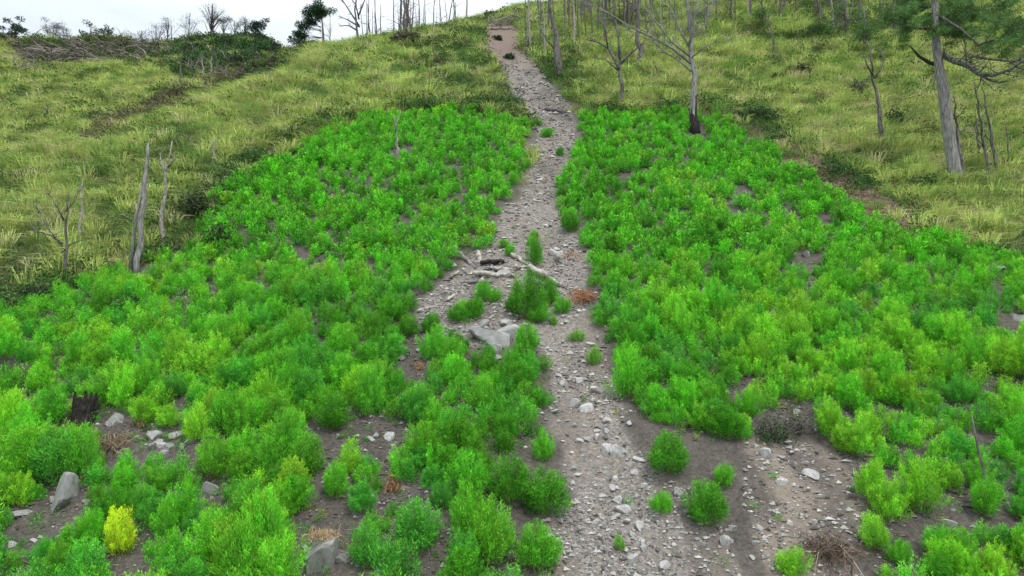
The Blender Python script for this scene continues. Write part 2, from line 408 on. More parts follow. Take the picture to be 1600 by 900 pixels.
def where(px, row, unit, near=0):
    """words that place a thing against the nearest landmark, in bush widths"""
    ls = sorted(LANDMARKS, key=lambda l: (l[1] - px) ** 2 + (1.3 * (l[2] - row)) ** 2)
    nm, lx, ly = ls[near]
    dx = (px - lx) / unit; dy = (row - ly) / unit
    ax = min(NK, key=lambda q: abs(q - abs(dx) * 2)); ay = min(NK, key=lambda q: abs(q - abs(dy) * 2))
    sx = 'right' if dx > 0 else 'left'; sy = 'below' if dy > 0 else 'above'
    if ax == 0 and ay == 0: return 'right beside ' + nm
    if ax == 0: return f'{NUM[ay]} widths straight {sy} {nm}'
    if ay == 0: return f'{NUM[ax]} widths {sx} of {nm}'
    return f'{NUM[ax]} widths {sx}, {NUM[ay]} {sy} {nm}'
def unique(look, px, row, unit):
    for k in range(14):
        l = f'{look} {where(px, row, unit, k)}'
        words = len(l.replace(',', '').split())
        if l not in USED and words <= 16:
            USED.add(l); return l
    l = f'{look} {where(px, row, unit)}'; USED.add(l); return l

# ------------------------------------------------------------------ feathery bushes
def bush_shape(seed, plumes, per, leaf, lw, ragged=.25, upright=.5):
    rng = np.random.default_rng(seed)
    n = plumes
    ph = rng.uniform(0, 2 * np.pi, n); ct = rng.uniform(.0, 1, n) ** .8
    st = np.sqrt(1 - ct ** 2)
    lob = 1 + .18 * np.sin(ph * 2 + rng.uniform(0, 6)) + .12 * np.sin(ph * 3 + rng.uniform(0, 6))
    rag = 1 + ragged * rng.normal(size=n) * .6
    tip = np.stack([.43 * st * np.cos(ph) * lob * rag, .43 * st * np.sin(ph) * lob * rag, (.30 + .66 * ct) * (1 + ragged * .5 * rng.normal(size=n))], -1)
    tip[:, 2] = np.maximum(tip[:, 2], .12)
    root = np.stack([tip[:, 0] * .35, tip[:, 1] * .35, tip[:, 2] * .12], -1)
    i = np.repeat(np.arange(n), per); m = len(i)
    s = rng.uniform(.18, 1.05, m) ** .75
    ax = norm(tip - root)[i]
    B = root[i] + (tip - root)[i] * s[:, None]
    rad = .085 * (1.15 - s) + .02
    B = B + rng.normal(size=(m, 3)) * rad[:, None] * .8
    outw = norm(B * [1, 1, .0] + 1e-4)
    D = norm(rng.normal(size=(m, 3)) * .6 + ax * .6 + outw * .25 + np.array([0, 0, upright]))
    L = leaf * rng.uniform(.6, 1.25, m); W = lw * rng.uniform(.7, 1.3, m)
    V, T = leaves(B, D, L, W, rng)
    pt = rng.uniform(.52, 1.42, n)[i]
    c = np.ones((m, 3)) * (pt * rng.uniform(.75, 1.25, m))[:, None]
    young = np.clip(s - .75, 0, 1) * 2.2
    c[:, 0] *= 1 + young * .7; c[:, 1] *= 1 + young * .35
    old = rng.random(m) < .035; c[old] = [2.4, .75, 1.6]
    return V, T, np.repeat(c, 4, 0), tip, root
PROTOS = [bush_shape(s, pl, per, lf, lw, rg, up) for s, pl, per, lf, lw, rg, up in [
    (1, 88, 112, .078, .0100, .12, .55), (2, 96, 104, .075, .0100, .08, .5), (3, 68, 136, .080, .0105, .18, .7), (4, 80, 118, .080, .0100, .16, .5),
    (5, 60, 150, .085, .0105, .24, .9), (6, 92, 106, .075, .0100, .12, .45), (7, 72, 128, .080, .0105, .26, 1.0)]]
def stem_mesh(p):
    tb = Tubes(); tip, root = p[3], p[4]
    tb.add([(0, 0, -.12), (.01, 0, .12), (.0, .02, .35), (.02, 0, .62)], [.018, .016, .012, .006], 5)
    for i in range(0, len(tip), 6):
        a = Vector(root[i]) * .4; b = Vector(tip[i])
        tb.add([a, a.lerp(b, .45) + Vector((0, 0, -.03)), b * .97], [.010, .007, .003], 3)
    me = bpy.data.meshes.new('stem'); me.from_pydata(tb.V, [], tb.F); me.materials.append(M_STEM); me.update(); return me
NEAR = [(tri_mesh('foliage', p[0], p[1], p[2], M_BUSH), stem_mesh(p)) for p in PROTOS]
LOD = [bush_shape(40 + s, 34, 20, .17, .036, .12, .6) for s in range(6)]
MID = [bush_shape(60 + s, 48, 44, .105, .0175, .14, .6) for s in range(5)]

rng = np.random.default_rng(77)
def in_field(px, row): return pinpoly(px, row, FIELD_L) | pinpoly(px, row, FIELD_R)
def scatter_bushes():
    L = []
    y = 10.5
    # jittered hexagonal rows across the slope
    k = 0
    while y < 56:
        sp = .64
        hw = .95 * y + 3
        xs = np.arange(-hw, hw, sp) + (k % 2) * sp / 2
        for x in xs:
            X = x + rng.uniform(-.26, .26); Yy = y + rng.uniform(-.26, .26)
            L.append((X, Yy))
        y += .60; k += 1
    P = np.array(L); Z = height(P[:, 0], P[:, 1]); px, row = project(P[:, 0], P[:, 1], Z)
    ej = (fbm(P[:, 0] / 1.1, P[:, 1] / 1.1, 33, 4) - .5) * 1500 / P[:, 1]
    ok = in_field(px + ej, row + ej * .45) & ~pinpoly(px, row, CHUTE) & ~in_holes(px, row - 10)
    nz = fbm(P[:, 0] / 2.2, P[:, 1] / 2.2, 31, 3)
    thin = np.where(row > 640, .22, .20)
    thin = np.where((row > 640) & (px > 1180), .27, thin)
    ok &= (nz > thin)
    ok &= ~(pinpoly(px, row, TAN) | pinpoly(px, row, [(985, 650), (1100, 698), (1170, 705), (1190, 900), (1230, 1100), (900, 1100), (1000, 720)]))
    ok &= ~((row > 600) & (px > 1180) & (rng.random(len(px)) < .10))
    s = rng.uniform(.66, 1.22, len(P)) * (0.70 + .55 * nz) * np.interp(P[:, 1], [12, 24, 45], [.98, .82, .78])
    s = np.where((row > 600) & (px > 1180), s * .86, s)
    P, Z, px, row, s, nz = P[ok], Z[ok], px[ok], row[ok], s[ok], nz[ok]
    # young plants that fill the gaps of the near field
    n = 3400; y2 = 11 + 19 * rng.random(n); x2 = rng.uniform(-.85, .85, n) * y2; z2 = height(x2, y2); p2, r2 = project(x2, y2, z2)
    g = in_field(p2, r2) & ~in_holes(p2, r2) & ~pinpoly(p2, r2, CHUTE) & ~pinpoly(p2, r2, TAN) & ~pinpoly(p2, r2, [(985, 650), (1100, 698), (1170, 705), (1190, 900), (1230, 1100), (900, 1100), (1000, 720)])
    d2 = np.min((x2[:, None] - P[None, :, 0]) ** 2 + (y2[:, None] - P[None, :, 1]) ** 2, 1); g &= d2 > .30 ** 2
    s2 = rng.uniform(.34, .68, n)
    return (np.concatenate([P, np.stack([x2, y2], -1)[g]]), np.concatenate([Z, z2[g]]), np.concatenate([px, p2[g]]), np.concatenate([row, r2[g]]), np.concatenate([s, s2[g]]), np.concatenate([nz, np.full(g.sum(), .5)]))
HAND = [  # picture place of the foot, width in px, height/width, tint index, label, proto
    (1043, 742, 82, .86, 'dark', 'round dark green bush alone on dark soil right of the gravel chute', 1),
    (1107, 820, 82, .95, 'dark', 'dense dark green bush at the left edge of the tan slope', 5),
    (1130, 760, 40, 1.0, 'mid', 'small green bush touching the back of the bush above the tan slope', 3),
    (1031, 803, 46, .8, 'mid', 'small low bush with yellowish tips standing alone on dark soil', 6),
    (795, 788, 86, 1.0, 'dark', 'tall dark green bush at the gravel edge, left one of the leaning pair', 0),
    (852, 805, 92, .85, 'dark', 'dark green bush spreading onto the gravel, right one of leaning pair', 3),
    (848, 722, 40, 1.35, 'mid', 'small upright feathery bush standing in the gravel just above the leaning pair', 6),
    (822, 500, 66, 1.35, 'dark', 'tall deep green bush just below the end of the long bleached log', 0),
    (858, 478, 40, 1.2, 'dark', 'green bush under the log tip at the gravel edge', 5),
    (880, 490, 30, 1.1, 'mid', 'small green bush right of the big bush below the log end', 2),
    (712, 505, 40, .85, 'dark', 'low dark bush at the foot of the debris heap, one left of its twin', 1),
    (738, 500, 36, 1.0, 'dark', 'low dark bush at the foot of the debris heap beside the lime bush', 1),
    (724, 492, 30, .9, 'lime', 'small lime yellow bush below the bleached logs', 4),
    (755, 470, 34, 1.1, 'mid', 'upright green bush just below the charred log', 3),
    (835, 415, 32, 1.5, 'dark', 'narrow green bush growing in the middle of the gravel above the log end', 4),
    (830, 385, 18, 1.0, 'mid', 'tiny green tuft in the gravel above the narrow green bush', 4),
    (902, 533, 30, .7, 'pale', 'tiny pale green tuft in the gravel beside the orange dry brush', 6),
    (928, 570, 26, 1.3, 'pale', 'small thin green plant in the middle of the gravel below the pale tuft', 6),
    (866, 508, 16, 1.2, 'pale', 'tiny seedling on the gravel right of the big bush below the log end', 6),
    (795, 400, 22, 1.0, 'mid', 'small green bush on the gravel just above the log heap', 5),
    (875, 244, 18, .9, 'dark', 'small dark bush alone in the upper gravel', 1),
    (905, 282, 20, 1.0, 'dark', 'small dark bush on the upper gravel edge', 2),
    (855, 215, 26, .7, 'mid', 'low green tuft in the gravel where the chute bends', 3),
    (800, 290, 22, 1.1, 'mid', 'small bush jutting into the upper gravel from the left field', 5),
    (744, 490, 34, .95, 'dark', 'rounded green bush between the small lime bush and the charred log', 0),
    (775, 474, 24, 1.1, 'mid', 'small green bush in the gravel in front of the level bleached log', 4),
    (842, 505, 46, .9, 'mid', 'broad green bush right beneath the tall one below the log end', 5),
    (800, 488, 30, 1.0, 'dark', 'small dark bush at the left foot of the tall one below the log end', 1),
    (672, 520, 40, .9, 'dark', 'low green bush just left of the flat grey slabs, on the debris edge', 1),
    (823, 552, 50, 1.1, 'mid', 'green bush right of the flat grey slabs at the gravel edge', 0),
    (835, 372, 20, .8, 'pale', 'pale low tuft in the narrow neck of the gravel', 6),
    (788, 388, 24, .7, 'pale', 'low pale tuft left of the narrow gravel neck', 3),
    (878, 308, 22, 1.0, 'dark', 'dark bush pushing into the right side of the upper gravel', 1),
    (890, 362, 40, 1.0, 'dark', 'large dark bush at the right side of the gravel neck', 0),
    (838, 196, 22, .6, 'pale', 'pale low weed on the lip where the upper chute steps down', 3),
    (822, 262, 20, .9, 'mid', 'small bush on the left lip of the upper gravel', 5),
    (185, 868, 60, 1.25, 'yellow', 'bright yellow pointed bush among the green ones', 4),
    (970, 860, 22, 1.2, 'pale', 'thin weed between stones low in the gravel', 6),
    (1240, 905, 60, .9, 'lime', 'lime green bush at the bottom edge of the tan slope', 3),
    (1440, 800, 70, 1.2, 'lime', 'yellowish upright bush among bare soil left of the leaning pole', 4),
    (1385, 815, 66, 1.1, 'lime', 'lime bush at the upper right edge of the tan slope', 2),
    (1355, 780, 56, 1.2, 'lime', 'lime bush hanging over the right edge of the tan slope, upper one', 6),
    (1370, 860, 56, 1.1, 'lime', 'lime bush hanging over the right edge of the tan slope, lower one', 5),
    (1540, 808, 54, 1.25, 'mid', 'green bush at the foot of the leaning bare pole', 3),
    (1405, 880, 40, 1.1, 'mid', 'small green bush lowest in the row beside the tan slope', 0),
    (258, 668, 46, .9, 'lime', 'lime bush just behind the cluster of broken grey rocks', 2),
    (520, 672, 66, .95, 'dark', 'round deep green bush left of the bare patch with a white stone', 1),
    (525, 780, 50, 1.3, 'mid', 'tall green bush on bare soil above the boulder with dry grass', 3),
    (840, 895, 88, .95, 'mid', 'large green bush at the bottom of the left field beside the gravel', 0),
    (655, 860, 90, .95, 'blue', 'large bluish green bush below the dry brown weed', 1),
    (575, 890, 66, 1.1, 'blue', 'green bush right of the boulder with dry grass', 5),
]
TINT = {'dark': (.074, .32, .018), 'mid': (.118, .47, .028), 'lime': (.200, .56, .034), 'pale': (.17, .45, .06), 'yellow': (.50, .78, .03), 'blue': (.086, .40, .040), 'vivid': (.112, .51, .020)}
WORD = {'dark': 'deep green', 'mid': 'green', 'lime': 'lime green', 'pale': 'pale green', 'yellow': 'yellow', 'blue': 'bluish green', 'vivid': 'vivid green'}
def put_bush(x, y, z, sc, hr, tint, pi, label, col=None):
    r = empty('feathery_bush', (x, y, z - .05), 0, 1)
    r.scale = (sc, sc, sc * hr)
    r.rotation_euler = (rng.uniform(-.12, .12) - .06, rng.uniform(-.12, .12), rng.uniform(0, 6.28))
    tag(r, label, 'bush', 'bushy feathery plants covering the hillside field')
    f = link('foliage', NEAR[pi][0], r); c = col if col is not None else TINT[tint]
    f.color = (c[0], c[1], c[2], 1)
    link('stem', NEAR[pi][1], r)
    return r
P, Z, PX, RW, SC, NZ = scatter_bushes()
hands = []
for hx, hy, wpx, hr, tint, lab, pi in HAND:
    p = at(hx, hy); hands.append((p, wpx))
    USED.add(lab)
    sc = wpx * p.y / F / 1.08
    put_bush(p.x, p.y, p.z, sc, hr, tint, pi, lab)
keep = np.ones(len(P), bool)
for p, wpx in hands:
    keep &= ((P[:, 0] - p.x) ** 2 + (P[:, 1] - p.y) ** 2) > (.5 * wpx * p.y / F + .28) ** 2
SEEN = [(105, 782, 30, 44), (132, 662, 22, 34), (180, 664, 18, 14), (265, 700, 44, 22), (500, 885, 34, 50), (780, 540, 40, 34), (330, 768, 16, 18), (605, 690, 26, 12), (180, 700, 22, 14),
        (35, 806, 20, 10), (98, 440, 8, 60), (214, 428, 12, 80), (248, 390, 10, 60), (1212, 692, 34, 50), (1252, 682, 26, 40), (1545, 790, 6, 40), (612, 768, 12, 30), (20, 852, 18, 8), (620, 240, 5, 20), (1090, 208, 9, 30), (655, 578, 10, 20), (912, 470, 24, 20), (185, 868, 22, 60), (1294, 868, 40, 36), (1590, 498, 16, 10), (1260, 402, 10, 8)]
for qx, qy, qw, qh in SEEN:
    bw = SC * F / P[:, 1]
    keep &= ~((np.abs(PX - qx) < qw + bw * .34) & (RW > qy - 4) & (RW - bw * 1.2 < qy - qh * .3))
    keep &= ~((np.abs(PX - qx) < qw * .8) & (np.abs(RW - qy) < 8))
P, Z, PX, RW, SC, NZ = P[keep], Z[keep], PX[keep], RW[keep], SC[keep], NZ[keep]
def tint_for(px, row, x, y):
    """the plants' own colour: lime plants stand in drifts, the upper field is deeper green"""
    a = fbm(np.array([x / 3.0]), np.array([y / 3.0]), 51, 3)[0]
    u = rng.random()
    g = .22 if px > 1150 and row > 420 else 0
    g += .10 if px < 560 and row > 520 else 0
    if 860 < px < 960 and row < 560: g -= .2
    if 560 < px < 860 and row > 480: g -= .18
    v = .5 + (a - .5) * .8 + (u - .5) * .42 + g * .75
    if v < .32: return 'dark'
    if v < .46: return 'vivid' if row < 460 else 'blue'
    if v < .70: return 'mid'
    return 'lime'
vis = (PX > -25) & (PX < 1625) & (RW > 100) & (RW < 935)
size = SC / P[:, 1]
order = np.argsort(-np.where(vis, size, -1))
solo = order[:300 - len(HAND)]
rest = order[300 - len(HAND):]
for i in solo:
    if not vis[i]: continue
    t = tint_for(PX[i], RW[i], P[i, 0], P[i, 1])
    hr = rng.uniform(.78, 1.12) if t in ('dark', 'blue') else rng.uniform(.95, 1.35)
    sw = 'small' if SC[i] < .85 else ('large' if SC[i] > 1.2 else 'medium')
    fm = 'squat' if hr < .9 else ('upright' if hr > 1.1 else 'round')
    lab = unique((f'{sw} ' if sw != 'medium' else '') + f'{WORD[t]} {fm} bush', PX[i], RW[i] - 20, SC[i] / P[i, 1] * F)
    c = np.array(TINT[t]) * rng.uniform(.88, 1.12, 3) * rng.uniform(.9, 1.1)
    put_bush(P[i, 0], P[i, 1], Z[i], SC[i], hr, t, int(rng.integers(0, 7)), lab, c)
# the many smaller, farther plants
Vs, Ts, Cs = [], [], []; nv = 0
for i in rest:
    if not (-220 < PX[i] < 1820): continue
    l = LOD[int(rng.integers(0, 6))] if P[i, 1] > 28 else MID[int(rng.integers(0, 5))]; a = rng.uniform(0, 6.28); ca, sa = math.cos(a), math.sin(a)
    t = tint_for(PX[i], RW[i], P[i, 0], P[i, 1]); hr = rng.uniform(.8, 1.2)
    V = l[0]
    W = np.stack([(V[:, 0] * ca - V[:, 1] * sa) * SC[i] + P[i, 0], (V[:, 0] * sa + V[:, 1] * ca) * SC[i] + P[i, 1], V[:, 2] * SC[i] * hr + Z[i] - .05], -1)
    Vs.append(W); Ts.append(l[1] + nv); nv += len(V)
    Cs.append(l[2] * (np.array(TINT[t]) * rng.uniform(.88, 1.12, 3) * rng.uniform(.9, 1.1)))
print('bushes', len(P), 'solo', len(solo) + len(HAND), 'rest', len(Vs))
o = link('distant_bushes', tri_mesh('distant_bushes', np.concatenate(Vs), np.concatenate(Ts), np.concatenate(Cs), M_BUSH))
tag(o, 'sea of smaller vivid green feathery bushes over the upper field', 'bushes', None, 'stuff')

# ------------------------------------------------------------------ grass of the slopes
EDGE = [(0, 478), (150, 432), (290, 380), (345, 292), (430, 234), (520, 190), (640, 168), (790, 170), (830, 190), (905, 180), (1060, 170), (1150, 176), (1260, 240), (1350, 290), (1450, 352), (1530, 376), (1600, 408)]
def border_weight(px, row):
    """how near a place lies to the outer edge of the planted field"""
    g = np.zeros(np.shape(px))
    for (ax, ay), (bx, by) in zip(EDGE[:-1], EDGE[1:]):
        tt = np.clip(((px - ax) * (bx - ax) + (row - ay) * (by - ay)) / ((bx - ax) ** 2 + (by - ay) ** 2), 0, 1)
        dd = np.hypot(px - ax - tt * (bx - ax), (row - ay - tt * (by - ay)) * 1.6)
        g = np.maximum(g, np.exp(-(dd / 17) ** 2))
    return g
def build_grass():
    r = np.random.default_rng(5)
    N = 150000
    # candidates: even in column, distance weighted so that far clumps are fewer and larger
    y = 9 + 111 * r.random(N) ** .75; k = r.uniform(-.88, .88, N); x = k * y
    z = height(x, y); px, row = project(x, y, z)
    ch, ta, fi = masks(px, row, x, y)
    redp = pinpoly(px, row, [(1150, 190), (1200, 202), (1240, 226), (1300, 262), (1380, 310), (1430, 350), (1420, 380), (1360, 350), (1275, 308), (1195, 252)])
    pile = pinpoly(px, row, [(20, 72), (250, 68), (262, 100), (60, 108), (20, 95)]) & (y > 70)
    path = pinpoly(px, row, [(140, 222), (200, 195), (205, 200), (125, 236)])
    knoll = pinpoly(px, row, [(288, 60), (340, 54), (410, 60), (456, 98), (440, 130), (380, 138), (330, 142), (272, 128), (262, 84)]) & (y > 62)
    gul = pinpoly(px, row, [(120, 214), (200, 180), (330, 122), (430, 92), (440, 108), (330, 146), (205, 204), (140, 238)]) & (y > np.interp(px, [130, 300, 430], [38, 52, 62]))
    ok = ~ch & ~ta & ~fi & ~pile & ~path & ~((knoll | gul) & (r.random(N) < .85)) & (row < 520) & ~(redp & (r.random(N) < .8))
    ok &= ~((row > 350) & (px > 600) & (px < 985)) & (r.random(N) > .6 * border_weight(px, row))
    ok &= (r.random(N) < np.interp(y, [9, 30, 60, 120], [.35, .75, .8, .75]) * np.clip((fbm(x / .8, y / .8, 111, 2) - .28) * 3.2, .15, 1))
    x, y, z, px, row = x[ok], y[ok], z[ok], px[ok], row[ok]
    n = len(x)
    a = fbm(x / 5.5, y / 5.5, 61, 4); b = fbm(x / 1.8, y / 2.4, 67, 3); c = fbm(x / 11., y / 11., 71, 3)
    green = sstep(.50, .66, a * .5 + b * .5) * .85
    # greener, leafier ground near the chute head and under the trees
    gz = np.exp(-((px - 720) / 95) ** 2 - ((row - 95) / 55) ** 2) + np.exp(-((px - 880) / 50) ** 2 - ((row - 120) / 50) ** 2) + .8 * np.exp(-((px - 1330) / 90) ** 2 - ((row - 40) / 40) ** 2)
    gz += .9 * np.exp(-((px - 300) / 70) ** 2 - ((row - 350) / 55) ** 2) + .8 * np.exp(-((px - 60) / 110) ** 2 - ((row - 440) / 40) ** 2) + .7*np.exp(-((px - 1180) / 60) ** 2 - ((row - 185) / 25) ** 2)
    green = np.clip(green + gz, 0, 1)
    dark = sstep(.52, .62, b) * .85 + .5 * np.clip(gz, 0, 1)
    straw = sstep(.54, .66, c) * (r.random(n) < .5) * (1 - green)
    per = 15
    hgt = (.45 + .85 * b) * (.7 + .5 * r.random(n)) * (1 - .3 * green) * np.interp(y, [15, 45, 110], [.9, 1.35, 1.9])
    i = np.repeat(np.arange(n), per); m = len(i)
    spread = np.interp(y, [9, 45, 110], [.18, .26, .5])[i]
    ph = r.uniform(0, 2 * np.pi, m); rr = spread * np.sqrt(r.random(m))
    B = np.stack([x[i] + np.cos(ph) * rr, y[i] + np.sin(ph) * rr, z[i] - .08], -1)
    B[:, 2] += 0.5 * (np.sin(ph) * rr)
    D = norm(np.stack([np.cos(ph) * .34 + r.normal(size=m) * .26, np.sin(ph) * .34 + r.normal(size=m) * .26 - .08, np.ones(m) * .9], -1))
    L = hgt[i] * r.uniform(.55, 1.15, m)
    W = np.interp(y, [9, 30, 60, 110], [.016, .026, .038, .06])[i] * r.uniform(.6, 1.3, m)
    V, T = blades(B, D, L, W, r, .3)
    yel = np.array([.45, .54, .15]); grn = np.array([.19, .36, .08]); drk = np.array([.04, .08, .022]); stw = np.array([.50, .45, .24])
    col = yel * (1 - green[:, None]) + grn * green[:, None]
    col = col * (1 - dark[:, None] * .55) + drk * dark[:, None] * .55
    col = col * (1 - straw[:, None] * .6) + stw * straw[:, None] * .6
    col = col[i] * (r.uniform(.6, 1.35, m) * r.uniform(.75, 1.25, n)[i])[:, None] * np.stack([r.uniform(.85, 1.15, m), np.ones(m), np.ones(m)], -1)
    dead = r.random(m) < .09 * (1 - .6 * green[i]); col[dead] = stw * r.uniform(.6, 1.1, (dead.sum(), 1))
    Cc = np.repeat(col, 5, 0)
    # arching tussocks that stand above the short cover
    q = np.nonzero(r.random(n) < .22 * (1.15 - green) * np.interp(y, [10, 40, 110], [1.0, 1.2, 1.1]))[0]; nq = len(q); per2 = 36
    j = np.repeat(q, per2); m2 = len(j); k2 = np.repeat(np.arange(nq), per2)
    ph2 = r.uniform(0, 2 * np.pi, m2); lean = r.uniform(.05, .75, m2)
    B2 = np.stack([x[j] + np.cos(ph2) * .13, y[j] + np.sin(ph2) * .13, z[j] - .08 + .5 * np.sin(ph2) * .13], -1)
    D2 = norm(np.stack([np.cos(ph2) * lean, np.sin(ph2) * lean - .1, np.ones(m2)], -1))
    sz = r.uniform(.8, 1.6, nq) * np.interp(y[q], [10, 45, 110], [.95, 1.15, 1.7])
    L2 = sz[k2] * r.uniform(.65, 1.15, m2)
    V2, T2 = blades(B2, D2, L2, np.interp(y, [9, 30, 60, 110], [.018, .030, .045, .07])[j] * r.uniform(.6, 1.3, m2), r, .42)
    bc = np.array([.52, .62, .18]) * r.uniform(.6, 1.3, (nq, 1)); ss = r.random(nq) < .16; bc[ss] = np.array([.66, .62, .32])
    gg = r.random(nq) < .25; bc[gg] = np.array([.20, .38, .07]) * r.uniform(.7, 1.2, (gg.sum(), 1))
    C2 = bc[k2] * r.uniform(.65, 1.3, (m2, 1))
    T = np.concatenate([T, T2 + len(V)]); V = np.concatenate([V, V2]); Cc = np.concatenate([Cc, np.repeat(C2, 5, 0)])
    print('tussocks', nq)
    o = link('tall_grass', tri_mesh('tall_grass', V, T, Cc, M_GRASS))
    tag(o, 'tall yellow green cane grass covering the slopes around the field', 'grass', None, 'stuff')
    print('grass blades', m)
build_grass()

def build_undergrowth():
    """broad-leaved weeds and low scrub mixed into the grass"""
    r = np.random.default_rng(15)
    N = 60000
    y = 12 + 100 * r.random(N) ** .8; k = r.uniform(-.85, .85, N); x = k * y
    z = height(x, y); px, row = project(x, y, z); ch, ta, fi = masks(px, row, x, y)
    g = np.exp(-((px - 300) / 75) ** 2 - ((row - 350) / 60) ** 2) * 1.2 + np.exp(-((px - 70) / 130) ** 2 - ((row - 450) / 35) ** 2) * 1.2
    g += np.exp(-((px - 720) / 100) ** 2 - ((row - 90) / 60) ** 2) * .8 + np.exp(-((px - 880) / 45) ** 2 - ((row - 120) / 55) ** 2)
    g += np.exp(-((px - 1300) / 150) ** 2 - ((row - 50) / 50) ** 2) * .7 + np.exp(-((px - 1180) / 70) ** 2 - ((row - 195) / 28) ** 2) * .9
    g += .9 * np.exp(-((px - 50) / 120) ** 2 - ((row - 190) / 60) ** 2) + .5 * np.exp(-((px - 1500) / 120) ** 2 - ((row - 170) / 80) ** 2)
    g += .22
    bd = border_weight(px, row); g = np.maximum(g, 2.6 * bd)
    g *= .45
    knoll = pinpoly(px, row, [(288, 60), (340, 54), (410, 60), (456, 98), (440, 130), (380, 138), (330, 142), (272, 128), (262, 84)]) & (y > 62); gul = pinpoly(px, row, [(120, 214), (200, 180), (330, 122), (430, 92), (440, 108), (330, 146), (205, 204), (140, 238)]) & (y > np.interp(px, [130, 300, 430], [38, 52, 62]))
    g = np.where(knoll, 1.3, np.where(gul, 1.0, g))
    g += 1.0 * (pinpoly(px, row, [(0, 60), (500, 60), (430, 150), (250, 110), (0, 72)]) & (y > 70))
    nz = fbm(x / 2.5, y / 2.5, 83, 3)
    ok = ~ch & ~ta & ~fi & (row < 520) & (r.random(N) < g * np.clip((nz - .36) * 5, .05, 1.3))
    x, y, z, px, row = x[ok], y[ok], z[ok], px[ok], row[ok]; n = len(x)
    per = 46; i = np.repeat(np.arange(n), per); m = len(i)
    s = r.uniform(.35, .95, n) * np.interp(y, [12, 50, 110], [.8, 1.15, 1.7])
    q = norm(r.normal(size=(m, 3))); q[:, 2] = np.abs(q[:, 2])
    B = np.stack([x, y, z], -1)[i] + q * s[i, None] * r.uniform(.45, 1., (m, 1)) * [1, 1, .95]
    D = norm(q * .7 + r.normal(size=(m, 3)) * .6)
    L = np.interp(y, [12, 50, 110], [.12, .2, .38])[i] * r.uniform(.6, 1.3, m)
    V, T = leaves(B, D, L, L * .5, r)
    base = np.where((r.random(n) < .35)[:, None], [.10, .165, .035], [.05, .11, .025])
    base = np.where((r.random(n) < .12)[:, None], [.12, .10, .06], base)
    kk = knoll[ok]; base[kk] = np.array([.035, .085, .022]) * r.uniform(.6, 1.8, (kk.sum(), 1)); gg2 = gul[ok]; bb = bd[ok] * (r.random(n) < .75) > .35; base[bb] = np.array([.05, .13, .03]) * r.uniform(.5, 1.5, (bb.sum(), 1)); base[gg2] = np.array([.12, .11, .06]) * r.uniform(.5, 1.5, (gg2.sum(), 1))
    col = base[i] * r.uniform(.6, 1.4, (m, 1))
    o = link('undergrowth', tri_mesh('undergrowth', V, T, np.repeat(col, 4, 0), M_GRASS))
    tag(o, 'low broad leaved scrub and weeds mixed into the slope grass', 'undergrowth', None, 'stuff')
    print('weeds', n)
build_undergrowth()

# ------------------------------------------------------------------ rocks
def rock_mesh(seed, flat=.6, sub=2):
    import bmesh
    bm = bmesh.new(); bmesh.ops.create_icosphere(bm, subdivisions=sub, radius=.5)
    rr = random.Random(seed)
    planes = [(Vector((rr.gauss(0, 1), rr.gauss(0, 1), rr.gauss(0, .8))).normalized(), rr.uniform(.17, .36)) for _ in range(9)]
    for v in bm.verts:
        for n, d in planes:
            e = v.co.dot(n) - d
            if e > 0: v.co -= n * e
        v.co *= 1.22 + rr.uniform(-.02, .02)
        v.co.x *= 1.1; v.co.z *= flat; v.co.z += .5 * flat * .45
    me = bpy.data.meshes.new('rock'); bm.to_mesh(me); bm.free(); me.materials.append(M_ROCK)
    return me
ROCKS = [rock_mesh(s, f, 3) for s, f in [(1, .6), (2, .7), (3, .5), (4, .75), (5, .62), (6, .55), (7, .8), (8, .66)]]
def put_rock(p, sx, sz, ri, label, shade=1.0, name='rock', group='loose pale stones on the hillside', rot=None, sy=None):
    o = link(name, ROCKS[ri]); o.location = (p.x, p.y, p.z - sz * .12)
    o.scale = (sx, (sy or sx) * .9, sz / .6)
    o.rotation_euler = rot or (random.Random(sx * 99 + p.x).uniform(-.3, .3), random.Random(sx * 7).uniform(-.3, .3), p.x * 37 % 6.28)
    o.color = (shade, shade, shade, 1)
    tag(o, label, 'boulder' if name == 'boulder' else 'stone', group); return o
def px2m(p, n): return n * p.y / F
